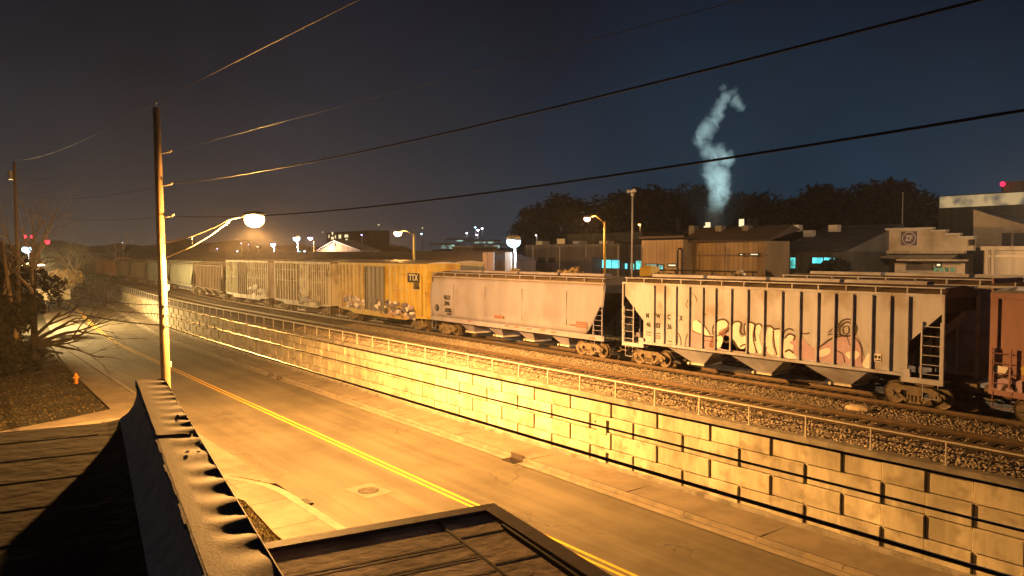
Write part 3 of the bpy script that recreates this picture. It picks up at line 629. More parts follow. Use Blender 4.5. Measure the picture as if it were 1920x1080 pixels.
# letters
paint([(1338, 626), (1340, 612), (1348, 602), (1358, 600), (1364, 605), (1362, 614), (1352, 618), (1347, 626), (1356, 634), (1350, 652), (1340, 650), (1346, 638)], 'gwhite', o=.009)
paint([(1374, 608), (1380, 604), (1388, 606), (1386, 620), (1390, 632), (1400, 630), (1400, 644), (1394, 654), (1386, 652), (1378, 640), (1372, 630)], 'gwhite', o=.009)
paint([(1397, 608), (1405, 606), (1414, 610), (1411, 630), (1416, 660), (1402, 658), (1400, 636)], 'gwhite', o=.009)
paint([(1417, 612), (1423, 608), (1428, 614), (1424, 630), (1428, 648), (1434, 650), (1438, 622), (1444, 614), (1450, 618), (1448, 640), (1452, 664), (1440, 662), (1436, 652), (1430, 662), (1420, 660), (1414, 636)], 'gwhite', o=.009)
paint([(1453, 618), (1464, 617), (1466, 640), (1466, 668), (1454, 664), (1452, 640)], 'gwhite', o=.009)
paint([(1470, 640), (1478, 628), (1487, 628), (1489, 636), (1480, 642), (1488, 648), (1486, 660), (1494, 672), (1470, 668)], 'gwhite', o=.009)
paint([(1534, 660), (1552, 652), (1558, 660), (1546, 668), (1530, 668)], 'gwhite', o=.011); paint([(1586, 662), (1604, 658), (1612, 664), (1604, 674), (1592, 672)], 'gwhite', o=.011)
paint([(1622, 672), (1630, 662), (1636, 668), (1634, 690), (1618, 686)], 'gwhite', o=.009)
for P_, w_ in (([(1338, 628), (1337, 614), (1345, 602), (1358, 599), (1366, 606), (1368, 616), (1362, 622)], .09), ([(1372, 632), (1373, 610), (1380, 603), (1390, 606), (1388, 622), (1395, 628)], .08),
               ([(1397, 628), (1396, 610), (1405, 604), (1416, 610), (1413, 636), (1420, 662)], .08), ([(1417, 640), (1415, 614), (1424, 607), (1431, 616), (1432, 618), (1436, 612), (1444, 611), (1452, 618)], .08),
               ([(1452, 617), (1466, 616)], .08), ([(1450, 620), (1452, 645), (1457, 666)], .08), ([(1434, 660), (1438, 650)], .05), ([(1468, 634), (1470, 622), (1480, 616), (1488, 620)], .06), ([(1472, 634), (1480, 626), (1490, 630), (1488, 638)], .08),
               ([(1298, 620), (1318, 628), (1338, 631), (1360, 624), (1366, 614)], .05), ([(1308, 601), (1320, 610), (1332, 628)], .05), ([(1356, 636), (1362, 642), (1370, 636)], .06), ([(1372, 640), (1380, 648), (1384, 658)], .05),
               ([(1320, 630), (1340, 634), (1338, 640), (1320, 638)], .03), ([(1472, 660), (1480, 656), (1488, 662)], .08), ([(1388, 650), (1396, 646), (1404, 650)], .07),
               ([(1534, 654), (1550, 640), (1566, 632), (1590, 629)], .06), ([(1552, 628), (1562, 626), (1576, 628)], .05), ([(1570, 612), (1578, 602), (1590, 598), (1600, 604), (1606, 614), (1602, 630)], .06), ([(1574, 614), (1582, 606), (1592, 604), (1598, 612), (1596, 628), (1582, 630), (1574, 624), (1574, 614)], .07),
               ([(1580, 614), (1588, 611), (1592, 616), (1590, 625), (1582, 625), (1580, 614)], .035), ([(1602, 632), (1612, 644), (1616, 660), (1616, 680)], .05), ([(1588, 630), (1594, 648)], .04), ([(1553, 624), (1562, 616), (1572, 613)], .04), ([(1566, 656), (1580, 664), (1584, 680)], .04),
               ([(1286, 572), (1290, 562), (1294, 560), (1296, 570), (1292, 578), (1286, 572)], .03), ([(1296, 548), (1304, 556), (1307, 566)], .02), ([(1271, 624), (1276, 634), (1277, 648)], .04), ([(1284, 650), (1287, 632), (1292, 622)], .03),
               ([(1498, 622), (1508, 626), (1518, 624)], .05), ([(1322, 590), (1326, 590)], .03)):
    stroke(P_, w_)
paint([(1638, 663), (1652, 664), (1652, 678), (1638, 677)], 'gwhite', 'data_panel', .012)
for P_ in ([(1640, 666), (1645, 666), (1645, 672), (1640, 672)], [(1647, 667), (1651, 667), (1651, 673), (1647, 673)], [(1640, 674), (1651, 675), (1651, 677), (1640, 676)]): paint(P_, 'black', 'data_panel', .017)
# --- smooth sided hopper
Cc, cx = hopper('smooth curved side grey covered hopper between boxcar and ribbed hopper', -49.0, -30.75, pm='hoppink', smooth=True, nb=4, eave=4.22)
yc = -1.56
for s_, px, py, sz in (('NLLX', 838, 558, .42), ('3846', 838, 569, .42), ('CAPY 224500', 840, 580, .16), ('LD LMT 223100', 840, 584, .16), ('BLT 06-96', 842, 589, .16)):
    x, z = wp(px, py, TRN + yc); text(Cc, s_, sz, x - cx, z, yc - .002, M['black'], .8, bold=.015)
for px, py, w_, h_ in ((935, 594, 1.0, .18), (1090, 605, .9, .10), (1090, 609, .9, .08), (1090, 613, .9, .08), (1073, 609, .5, .08)):
    x, z = wp(px, py, TRN + yc); MB().box(x - cx - w_ / 2, x - cx + w_ / 2, yc - .004, yc, z - h_ / 2, z + h_ / 2).build('stencil_line', M['gred'], Cc)
for px, py in ((880, 602), (950, 611), (968, 613), (992, 617), (1018, 619), (1038, 623), (1110, 634)):
    x, z = wp(px, py, TRN - 1.5); MB().box(x - cx - .25, x - cx + .25, -1.505, -1.50, z - .045, z + .045).build('stencil_line', M['gred'], Cc)
MB().cyl((-cx - 48.1, -1.5, 2.0), (0, 1, 0), .28, .04, 20).build('hand_brake_opening', M['black'], Cc)
# --- boxcars
D, dx = boxcar('yellow boxcar with grey door and purple graffiti along its bottom', -64.8, -49.5, pm='boxfaded', pm2='boxyel', panel='boxyel', door=(-2.2, 1.05), nrib=7, bars=True)
def dec(root, o0, pts, m, y=-1.479): decal(root, 'graffiti', [wp(p[0], p[1], TRN + y) for p in pts], M[m], y, o0)
x, z = wp(775, 521, TRN - 1.5); MB().box(x - dx - .9, x - dx + .9, -1.50, -1.48, z - .36, z + .36).build('logo_panel', M['black'], D); text(D, 'TTX', .66, x - dx, z, -1.502, M['white'], 1.05)
for s_, px, py in (('FBOX', 780, 534), ('503418', 780, 540)): x, z = wp(px, py, TRN - 1.48); text(D, s_, .34, x - dx, z, -1.482, M['black'], .9)
random.seed(3)
def tagmess(root, o0, x0, x1, yb0, yb1, hgt, mats, n, y=-1.482):
    for k in range(n):
        u = random.random(); px = x0 + (x1 - x0) * u; base = yb0 + (yb1 - yb0) * u; py = base - random.random() * hgt; s1 = random.uniform(3, 8); s2 = random.uniform(3, 7)
        a0 = random.random() * 6; pts = [(px + math.cos(a0 + a) * s1 * random.uniform(.4, 1), py + math.sin(a0 + a) * s2 * random.uniform(.4, 1)) for a in (0, .9, 1.9, 2.8, 3.9, 5.1)]
        pts = [(min(max(p[0], x0), x1), min(p[1], yb0 + (yb1 - yb0) * ((p[0] - x0) / (x1 - x0)))) for p in pts]
        decal(root, 'graffiti', [wp(p[0], p[1], TRN + y) for p in pts], M[random.choice(mats)], y - .0012 * k, o0, .001)
tagmess(D, dx, 720, 780, 588, 601, 26, ['gpurple', 'gwhite', 'gpurple', 'gpink', 'black'], 70)
tagmess(D, dx, 640, 690, 574, 583, 20, ['gpink', 'gwhite', 'gpurple', 'gpink'], 44)
tagmess(D, dx, 690, 716, 586, 590, 24, ['door_grey', 'gwhite', 'gpurple'], 10, -1.59)
E_, ex = boxcar('pale ribbed boxcar with rusty panels, second boxcar from the yellow end', -80.7, -66.6, pm='boxpale', door=(-.2, 2.3), dm='boxpale', nrib=9)
F_, fx = boxcar('olive cream ribbed boxcar, third in line left of the yellow one', -97.6, -82.3, pm='boxgreen', pm2='boxpale', door=(-2.6, .4), dm='boxpanel', nrib=10)
tagmess(F_, fx, 462, 500, 556, 560, 26, ['gpurple', 'gwhite', 'boxgreen'], 14)
tagmess(E_, ex, 560, 600, 570, 576, 20, ['gpurple', 'gred', 'boxbrown'], 12, -1.59)
# --- the red car cut by the right edge
A, ax_ = boxcar('oxide red boxcar with pale graffiti cut by the right edge', -11.35, 3.9, pm='boxred', panel='boxred', top=4.62, sill=.85, nrib=5, bars=False, dm='boxred', name='boxcar')
def circ(cx_, cy_, r, a0=0, a1=2 * PI, n=14): return [(cx_ + math.cos(a0 + (a1 - a0) * k / n) * r, cy_ + math.sin(a0 + (a1 - a0) * k / n) * r) for k in range(n + 1)]
for pts, w_ in ((circ(1878, 691, 13, .2, 3.6), .06), (circ(1893, 734, 12), .12), ([(1866, 704), (1905, 712)], .05), ([(1868, 738), (1880, 738)], .05), ([(1906, 738), (1918, 740)], .05)): stroke(pts, w_, parent=A, org=ax_, y=-1.48, o=.01)
decal(A, 'graffiti', [wp(*p, TRN - 1.48) for p in circ(1878, 692, 12, -.3, PI + .6, 10)], M['gwhite'], -1.48, ax_)
decal(A, 'graffiti', [wp(*p, TRN - 1.48) for p in [(1866, 712), (1890, 706), (1904, 716), (1916, 712), (1917, 742), (1868, 738)]], M['gpink'], -1.479, ax_)
decal(A, 'graffiti', [wp(*p, TRN - 1.48) for p in [(1914, 690), (1926, 680), (1930, 700), (1916, 704)]], M['boxyel'], -1.482, ax_)
# --- far cars
hopper('rusty brown hopper right behind the street lamp pole, ribbed', -116.2, -99.0, pm='boxbrown', far=True)
hopper('smooth olive grey hopper seen just right of the tall pole', -136.4, -117.6, pm='olive_car', smooth=True, far=True, nb=4)
hopper('smooth olive hopper seen just left of the tall pole', -158.6, -138.0, pm='olive_car', smooth=True, far=True, nb=4)
hopper('grey brown ribbed hopper far left of the tall pole', -173.4, -160.2, pm='boxbrown', far=True)
hopper('dull brown ribbed hopper beside the orange car', -188.0, -174.6, pm='boxbrown', far=True)
boxcar('orange and white ribbed boxcar far down the train', -213.0, -189.2, pm='orange_car', panel='orange_car', top=4.6, far=True, dm='orange_car', bars=False)
hopper('last dark hopper at the far left end of the train', -233.0, -214.6, pm='boxbrown', far=True)
# --- second string behind
G2 = 'cars standing on the track behind the train'
hopper('grey covered hopper standing on the track behind the ribbed hopper', atn(1463, 517, 35).x, atn(1463, 517, 35).x + 17.5, tn=36.4, pm='hopgrey', group=G2, eave=4.5)
xr_ = atn(853, 500, 34.9).x
boxcar('long tan boxcar standing behind the yellow boxcar', xr_ - 26.0, xr_, tn=36.4, pm='boxfaded', panel='boxfaded', pm2='boxfaded', group=G2, far=True, dm='boxfaded', nrib=12, top=5.25)

# ================================================================== POLES, WIRES, STREET LAMP
PN = 8.55
pole_b = atn(313, 760, PN); ptop = atn(291, 205, PN)
base = Vector((-36.2, PN, -3.7)); topv = Vector((-36.95, 8.5, ptop.z))
pl = thing('utility_pole', 'tall timber utility pole carrying the lit street lamp arm', 'utility pole', base)
b = MB(); b.tube([(0, 0, 0)] + [tuple((topv - base) * t) for t in (.25, .5, .75, 1)], [.215, .20, .185, .165, .15], 16); b.build('shaft', M['pole'], pl, smooth=True)
def onpole(t, base=base, topv=topv): return base + (topv - base) * t
def tz(z): return (z - base.z) / (topv.z - base.z)
ins = []
for py, n_ in ((281, 0), (345, 1), (407, 2)):
    z = atn(318, py, PN).z; p = onpole(tz(z)) - base; q = p + Vector((.30, .42, .10))
    MB().tube([p, q], .025, 6).ball(q + Vector((0, 0, .03)), .07).ball(q + Vector((.03, .05, .05)), .05).build('insulator_bracket', M['porcelain'], pl, smooth=True); ins.append(q + base)
p = topv - base; MB().tube([p + Vector((0, 0, -.1)), p + Vector((0, 0, .2))], .02, 6).ball(p + Vector((0, 0, .22)), .06).build('top_insulator', M['porcelain'], pl, smooth=True)
for z in (3.6, 3.2, 2.72): q = onpole(tz(z)) - base; MB().box(q.x - .02, q.x + .3, q.y - .04, q.y + .04, q.z - .04, q.z + .06).build('cable_clamp', M['galv'], pl)
for z in (4.4, 1.0, -1.4): q = onpole(tz(z)) - base; MB().box(q.x - .05, q.x + .05, q.y + .17, q.y + .26, q.z - .12, q.z + .12).build('pole_box', M['galv'], pl)
# street lamp on its arm
LP = atd(477, 412, 34.6)
sl = thing('street_lamp', 'glowing sodium street lamp on a curved double arm reaching over the road', 'street lamp', LP)
a0 = onpole(tz(atn(310, 456, PN).z)) + Vector((.1, .15, 0)); a1 = onpole(tz(atn(310, 484, PN).z)) + Vector((.1, .15, 0))
tip = LP + Vector((-.1, -.55, .22)); el = LP + (Vector((0, -1.9, .05)))
def lc(v): return v - LP
d = (LP - a0); arm = [a0, a0.lerp(LP, .3) + Vector((0, 0, -.0)), a0.lerp(LP, .55) + Vector((0, 0, .12)), a0.lerp(LP, .72) + Vector((0, 0, .30)), a0.lerp(LP, .86) + Vector((0, 0, .28)), LP + Vector((0, 0, .2))]
MB().tube([lc(v) for v in arm], .032, 8).build('upper_arm', M['galv'], sl, smooth=True)
arm2 = [a1, a1.lerp(LP, .3) + Vector((0, 0, .02)), a1.lerp(LP, .5) + Vector((0, 0, .14)), arm[3] + Vector((0, 0, -.09))]
MB().tube([lc(v) for v in arm2], .028, 8).build('lower_arm', M['galv'], sl, smooth=True)
MB().tube([lc(arm[1]) + Vector((0, 0, -.02)), lc(arm[1].lerp(arm2[1], 1.0))], .02, 6).build('strut', M['galv'], sl)
dirn = Vector((d.x, d.y, 0)).normalized(); rzl = math.atan2(dirn.y, dirn.x)
hd = MB().ball((0, 0, .24), .34, 1.5, .9, .42, 14).build('lamp_housing', M['lampshell'], sl, smooth=True); hd.rotation_euler = (0, 0, rzl)
ln_ = MB().ball((0, 0, .0), .40, 1.1, 1.0, .85, 14).build('lamp_lens', E_SOD, sl, smooth=True); ln_.rotation_euler = (0, 0, rzl)
def lamp_light(name, loc, col, power, r=.1, shape=None):
    ld = bpy.data.lights.new(name, 'POINT'); ld.color = col; ld.energy = power; ld.shadow_soft_size = r
    o = bpy.data.objects.new(name, ld); COL.objects.link(o); o.location = loc
    if shape:
        ld.use_nodes = True; N = ld.node_tree.nodes; L = ld.node_tree.links; em = N['Emission']
        g = N.new('ShaderNodeTexCoord'); sp = N.new('ShaderNodeSeparateXYZ'); vm = N.new('ShaderNodeVectorMath'); vm.operation = 'SCALE'; vm.inputs['Scale'].default_value = 1.0; L.new(g.outputs['Normal'], vm.inputs[0]); L.new(vm.outputs[0], sp.inputs[0])
        cr = N.new('ShaderNodeValToRGB'); mp = N.new('ShaderNodeMapRange'); mp.inputs[1].default_value = -1; mp.inputs[2].default_value = 1
        L.new(sp.outputs['Z'], mp.inputs[0]); L.new(mp.outputs[0], cr.inputs[0]); cr.color_ramp.elements.remove(cr.color_ramp.elements[1])
        for i, (pz, v) in enumerate(shape):
            e = cr.color_ramp.elements[0] if i == 0 else cr.color_ramp.elements.new((pz + 1) / 2)
            e.position = (pz + 1) / 2; e.color = (v, v, v, 1)
        L.new(cr.outputs[0], em.inputs['Strength'])
    return o
SODC = (1, .45, .105)
lo = lamp_light('sodium_lamp', LP + Vector((0, 0, -.48)), SODC, 150000, .16, [(-1, .24), (-.80, .50), (-.6, .76), (-.45, .72), (-.34, .76), (-.25, .38), (-.13, .36), (-.03, .22), (.1, .16), (.35, .09), (1, .02)])
def wire(name, pts, r, m, label, grp=None):
    o = MB().tube(pts, r, 6).build(name, m); tag(o, label, 'wire', grp); return o
def sag(p, q, s, n=14): return [p.lerp(q, t / n) + Vector((0, 0, -4 * s * (t / n) * (1 - t / n))) for t in range(n + 1)]
p2 = atn(27, 303, 8.2); p2b = Vector((p2.x + .6, p2.y, -3.6))
GW = 'overhead wires along the road'
for z, r, lb in ((3.62, .016, 'top one of three thick black cables crossing the retaining wall'), (3.22, .016, 'middle black cable strung across the retaining wall'), (2.72, .027, 'lowest and thickest black cable along the foot of the retaining wall')):
    wire('cable', sag(onpole(tz(z)) + Vector((.25, 0, 0)), Vector((9, PN, z + .05)), .10), r, M['cable'], lb, GW)
    zz = {3.62: 2.4, 3.22: 1.7, 2.72: 1.0}[z]
    wire('cable', sag(onpole(tz(z)) + Vector((-.2, 0, 0)), Vector((p2.x + .4, p2.y, zz + 1.6)), .8), r * 1.3, M['cable'], {3.62: 'top', 3.22: 'middle', 2.72: 'lowest'}[z] + ' cable running left from the lamp pole to the far pole', GW)
q1 = atn(580, 46, 8.5); w1 = [topv + Vector((0, 0, .25)), q1]; w1.append(q1 + (q1 - w1[0]) * .9)
wire('power_wire', w1, .012, M['wire'], 'thin wire rising right from the very top of the lamp pole', GW)
wire('power_wire', sag(topv + Vector((0, 0, .25)), p2 + Vector((0, 0, .1)), .6), .012, M['wire'], 'thin wire from the lamp pole top down to the far left pole', GW)
q2 = atn(600, 210, 8.9); wire('power_wire', [ins[0], q2, q2 + (q2 - ins[0]) * 1.2], .006, M['wire'], 'thin wire leaving the uppermost side insulator to the right', GW)
def through(P, ext=1.0):
    return P
W2 = [ins[1]] + [atn(px, py, 8.95) for px, py in ((700, 268), (900, 237), (1100, 200), (1350, 135), (1590, 72), (1830, 0), (2100, -95))]
W3 = [ins[2]] + [atn(px, py, 8.95) for px, py in ((600, 398), (800, 372), (1000, 348), (1180, 330), (1530, 275), (1920, 210), (2200, 150))]
def smooth(P):
    A_ = np.array([tuple(p) for p in P]); A_[:, 2] = np.polyval(np.polyfit(A_[:, 0], A_[:, 2], 2), A_[:, 0]); xs = np.linspace(A_[0, 0], A_[-1, 0], 40); o_ = np.argsort(A_[:, 0])
    z = np.polyval(np.polyfit(A_[:, 0], A_[:, 2], 2), xs); y = np.interp(xs, A_[o_, 0], A_[o_, 1]); return [Vector(v) for v in zip(xs, y, z)]
W2 = smooth(W2); W3 = smooth(W3)
wire('power_cable', W2, .017, M['cable'], 'upper thick black overhead cable crossing the top right sky', GW)
wire('power_cable', W3, .018, M['cable'], 'lower thick black overhead cable crossing the whole right sky', GW)
for k, i0 in enumerate(ins): wire('power_wire', sag(i0, p2 + Vector((0, 0, -1.6 - 1.5 * k)), .7), .011, M['wire'], ('upper', 'middle', 'lower')[k] + ' of three thin wires running left from the side insulators', GW)
# other poles on the left
pp = thing('utility_pole', 'dim far utility pole standing in the bare tree at left', 'utility pole', p2b, 0)
MB().tube([(0, 0, 0), tuple(p2 - p2b)], [.2, .14], 12).build('shaft', M['pole'], pp, smooth=True)
b = MB(); t_ = p2 - p2b; b.cyl(t_ + Vector((-.35, -.3, -1.4)), (0, 0, 1), .28, .9, 14); b.build('transformer', M['galv'], pp)
l0 = atd(3, 455, 62); l1 = atd(26, 600, 60); l2 = l1 + (l1 - l0) * .45
pq = thing('utility_pole', 'short leaning timber pole with guy wires at the left edge', 'utility pole', l2)
MB().tube([lc2 - l2 for lc2 in (l2, l0)], [.16, .12], 10).build('shaft', M['pole'], pq, smooth=True)
for e_ in ((48, 600), (60, 620)):
    g1 = atd(*e_, 60); MB().tube([l0.lerp(l1, .35) - l2, g1 - l2], .02, 5).build('guy_wire', M['wire'], pq)

# ================================================================== ROOF WE LOOK OVER (foreground building)
fb = thing('roof_building', 'dark flat roofed building in the foreground with a metal capped parapet', 'building', bp(0, 0, 0))
ZC = 4.14; ZR = 3.6; A0 = -2.0; A1 = 11.83
def prof_ring(a): return [bp(a, e, z) for e, z in ((.545, ZC - .015), (.545, ZC - .12), (.53, ZC - .22), (.49, ZC - .34), (.42, ZC - .44), (.32, ZC - .51), (.16, ZR + .005), (.0, ZR), (-9.0, ZR - .0))]
b = MB(); b.loft([prof_ring(a) for a in (A0, 2, 4, 6, 8, 10, A1)], closed=False, cap=False)
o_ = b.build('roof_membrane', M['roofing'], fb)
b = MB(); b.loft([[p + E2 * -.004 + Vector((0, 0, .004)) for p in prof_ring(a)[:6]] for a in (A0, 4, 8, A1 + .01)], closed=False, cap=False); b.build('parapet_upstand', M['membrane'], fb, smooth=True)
# membrane seams
b = MB()
for k in range(14):
    a = A1 - .75 - .98 * k
    if a < 2.0: break
    b.prism([bp(a, -9, ZR + .003), bp(a, .05, ZR + .003), bp(a + .03, .05, ZR + .003), bp(a + .05, -9, ZR + .003)], (0, 0, .004))
b.build('roof_seam', M['roofing'], fb)
# walls below
b = MB(); b.prism([bp(A0, -9, -3.7), bp(A0, .82, -3.7), bp(A1 - .02, .82, -3.7), bp(A1 - .02, -9, -3.7)], (0, 0, ZR + 3.7 - .03)); b.build('wall', M['brick'], fb)
b = MB(); b.prism([bp(A0, .56, ZR - .02), bp(A0, .82, ZR - .02), bp(A1 - .02, .82, ZR - .02), bp(A1 - .02, .56, ZR - .02)], (0, 0, ZC - ZR - .02)); b.build('parapet', M['brick'], fb)
# metal cap: buckled sheet, two lengths with a lapped joint
def cap(a0, a1, zl, wl):
    b = MB(); na = int((a1 - a0) / .02); nb_ = 22; vs = []; fs = []
    for i in range(na + 1):
        a = a0 + (a1 - a0) * i / na
        for k in range(nb_ + 1):
            u = k / nb_; e = .53 + (.885 - .53) * u
            amp = (.0125 if a < 8 else .0085) * max(0, (u - .30) / .70) ** .75
            amp *= 1 + .35 * math.sin(a * 2.3 + 1) + .2 * math.sin(a * 5.1); ph = 2 * PI * a / wl + 1.1 * math.sin(a * 1.3) + .5 * math.sin(a * 3.7) - 1.2 * u; bk = math.sin(ph)
            z = ZC + zl + amp * bk - .012 * (u - .5)
            vs.append(bp(a, e, z))
    for i in range(na):
        for k in range(nb_): q = i * (nb_ + 1) + k; fs.append((q, q + 1, q + nb_ + 2, q + nb_ + 1))
    b.add(vs, fs); o = b.build('cap_sheet', M['capmetal'], fb, smooth=True)
    return o
cap(A0, 8.14, 0, .47); cap(8.10, A1, .012, .42)
b = MB(); b.prism([bp(A0, .885, ZC + .006), bp(A0, .892, ZC + .006), bp(A1, .892, ZC + .006), bp(A1, .885, ZC + .006)], (0, 0, -.14)); b.build('cap_edge', M['galv'], fb)
b = MB(); n_ = 60
for k in range(n_):
    a = A0 + (A1 - A0) * k / n_; a_ = A0 + (A1 - A0) * (k + 1) / n_; w_ = .018 + .012 * math.sin(k * 1.7) * math.sin(k * .53)
    b.prism([bp(a, .53 - w_, ZC + .004), bp(a_, .53 - w_, ZC + .004), bp(a_, .545, ZC + .004 + (.012 if a > 8.1 else 0)), bp(a, .545, ZC + .004 + (.012 if a > 8.1 else 0))], (0, 0, -.04))
b.build('cap_drip', M['capedge'], fb)
b = MB(); b.prism([bp(A1, .53, ZC + .012), bp(A1 + .02, .53, ZC + .012), bp(A1 + .02, .89, ZC + .012), bp(A1, .89, ZC + .012)], (0, 0, -.5)); b.build('cap_end', M['capmetal'], fb)
for a, e in ((9.0, .80), (8.75, .77), (7.55, .86), (7.3, .72)): q = bp(a, e, ZC + .016); MB().ball(q, .018, sz=.5).build('screw', M['galv'], fb, smooth=True)
# lower canopy roof at right
cn = thing('canopy_roof', 'lower flat canopy roof with plank like deck and mitred metal parapet at bottom', 'roof', bp(0, 0, 0))
z0 = 2.9; ax0 = -3.0; ax1 = 8.19; bx0 = .9; bx1 = 4.22; cw = .20
b = MB(); b.prism([bp(ax0, bx0, z0 - .045), bp(ax1 - cw, bx0, z0 - .045), bp(ax1 - cw, bx1 - cw, z0 - .045), bp(ax0, bx1 - cw, z0 - .045)], (0, 0, -.3)); b.build('deck', M['deck'], cn)
for p_ in ([(ax1 - cw, bx0), (ax1 - cw, bx1 - cw), (ax1, bx1), (ax1, bx0)], [(ax0, bx1 - cw), (ax1 - cw, bx1 - cw), (ax1, bx1), (ax0, bx1)]):
    b = MB(); b.prism([bp(a, e, z0) for a, e in p_], (0, 0, -.06)); q = b.build('parapet_cap', M['capmetal'], cn)
    md = q.modifiers.new('b', 'BEVEL'); md.width = .008; md.segments = 2
b = MB(); b.prism([bp(ax1 - cw + .02, bx0, z0 - .06), bp(ax1 - cw + .02, bx1 - cw + .02, z0 - .06), bp(ax0, bx1 - cw + .02, z0 - .06), bp(ax0, bx1 - .02, z0 - .06), bp(ax1 - .02, bx1 - .02, z0 - .06), bp(ax1 - .02, bx0, z0 - .06)], (0, 0, -.5)); b.build('parapet', M['dark'], cn)
b = MB()
b.prism([bp(ax0, 3.40, z0 - .042), bp(ax1 - cw, 3.38, z0 - .042), bp(ax1 - cw, 3.41, z0 - .042), bp(ax0, 3.43, z0 - .042)], (0, 0, .004))
for a in (7.42, 6.62, 6.0): b.prism([bp(a, 3.43, z0 - .042), bp(a, bx1 - cw, z0 - .042), bp(a + .025, bx1 - cw, z0 - .042), bp(a + .025, 3.43, z0 - .042)], (0, 0, .004))
for a in (7.3, 7.22, 6.9, 6.84, 6.5): b.prism([bp(a, .9, z0 - .042), bp(a, 3.37, z0 - .042), bp(a + .012, 3.37, z0 - .042), bp(a + .012, .9, z0 - .042)], (0, 0, .003))
b.build('deck_joint', M['black'], cn)
b = MB(); b.tube([bp(7.5, 3.97, z0 - .02), bp(5.9, 3.94, z0 - .02), bp(4, 3.92, z0 - .02)], .022, 8); b.build('conduit', M['black'], cn)

# ================================================================== STREET DETAILS
mh = thing('manhole', 'round iron manhole cover in a pale square concrete collar in the road', 'manhole', (-28.0, 14.15, ROAD))
MB().box(-.85, .85, -.62, .62, -.03, .006).build('collar', M['walk'], mh).rotation_euler = (0, 0, .1)
b = MB(); b.cyl((0, 0, .008), (0, 0, 1), .43, .012, 28)
cv = b.build('cover', M['black'], mh); b = MB()
for i in range(-3, 4):
    for j in range(-3, 4):
        if i * i + j * j < 11: b.box(i * .11 - .035, i * .11 + .035, j * .11 - .035, j * .11 + .035, .014, .022)
b.build('tread', M['truck'], cv)
g_ = atz(575, 940, ROAD + .06)
dr = thing('storm_drain', 'black storm drain opening in the near kerb', 'drain', (g_.x, g_.y + .02, ROAD + .055)); MB().box(-.34, .34, -.12, .12, -.05, .014).build('opening', M['black'], dr)
g_ = atz(965, 863, ROAD)
dr = thing('kerb_inlet', 'iron kerb inlet grate in the gutter below the retaining wall', 'drain', (g_.x, 21.62, ROAD)); MB().box(-.45, .45, -.42, .15, -.02, .018).build('pit', M['black'], dr)
b = MB()
for k in range(7): b.box(-.42 + .135 * k, -.36 + .135 * k, -.38, .14, .018, .05)
b.box(-.46, .46, .16, .22, .0, .28); b.build('grate', M['iron'], dr)
for k, (px, py, lb) in enumerate(((503, 706, 'left one of two small dark debris heaps in the far gutter'), (518, 712, 'right one of two small dark debris heaps in the far gutter'))):
    g_ = atz(px, py, ROAD); o_ = MB().ball((0, 0, .1), .22, 1.5, .8, .9, 7).build('debris_heap', M['iron']); o_.location = (g_.x, 21.5, ROAD + .02); tag(o_, lb, 'debris', 'gutter debris')
g_ = atz(143, 719, -3.62)
hy = thing('fire_hydrant', 'small orange fire hydrant on the dark lawn by the path', 'hydrant', (g_.x, g_.y, -3.64))
MB().cyl((0, 0, .04), (0, 0, 1), .19, .08, 16).cyl((0, 0, .34), (0, 0, 1), .12, .6, 16).ball((0, 0, .64), .14, sz=.9).cyl((0, 0, .80), (0, 0, 1), .04, .1, 8).build('barrel', M['hyd'], hy, smooth=True)
MB().cyl((0, 0, .46), (0, 1, 0), .06, .42, 10).cyl((.14, 0, .42), (1, 0, 0), .08, .16, 10).build('nozzle', M['hyd'], hy)
o_ = MB().ball((0, 0, 0), .35, 1.6, .9, .4, 10).build('rock', M['cream']); g_ = atz(1610, 766, -.2); o_.location = (g_.x, g_.y, -.2); tag(o_, 'pale flat rock lying in the gravel between the two tracks', 'rock')

# ================================================================== BACKGROUND BUILDINGS (n = distance across the yard)
GZ = -.4
def wallbox(root, name, px0, px1, yt, n, m, depth=10, z0=GZ, org=None, zt=None):
    a = atn(px0, yt, n); c = atn(px1, yt, n); zt = zt if zt is not None else (a.z + c.z) / 2; o = org
    return MB().box(a.x - o.x, c.x - o.x, n - o.y, n + depth - o.y, z0 - o.z, zt - o.z).build(name, m, root)
def win(root, px0, py0, px1, py1, n, m, o, frame=None, mull=0):
    a = atn(px0, py0, n); c = atn(px1, py1, n); z1, z0 = max(a.z, c.z), min(a.z, c.z); x0, x1 = a.x - o.x, c.x - o.x; y = n - o.y; z0 -= o.z; z1 -= o.z
    f = MB(); t = .12
    f.box(x0 - t, x1 + t, y - .10, y - .01, z1, z1 + t).box(x0 - t, x1 + t, y - .10, y - .01, z0 - t, z0).box(x0 - t, x0, y - .10, y - .01, z0, z1).box(x1, x1 + t, y - .10, y - .01, z0, z1)
    for k in range(mull): xm = x0 + (x1 - x0) * (k + 1) / (mull + 1); f.box(xm - .05, xm + .05, y - .10, y - .03, z0, z1)
    q = f.build('window', frame or M['darkwall'], root); MB().box(x0, x1, y - .05, y - .02, z0, z1).build('pane', m, q); return q
def bld(label, px, n, cat='building', name='building', group=None):
    p = atn(px, 470, n); return thing(name, label, cat, (p.x, n, GZ), 0, group), Vector((p.x, n, GZ))
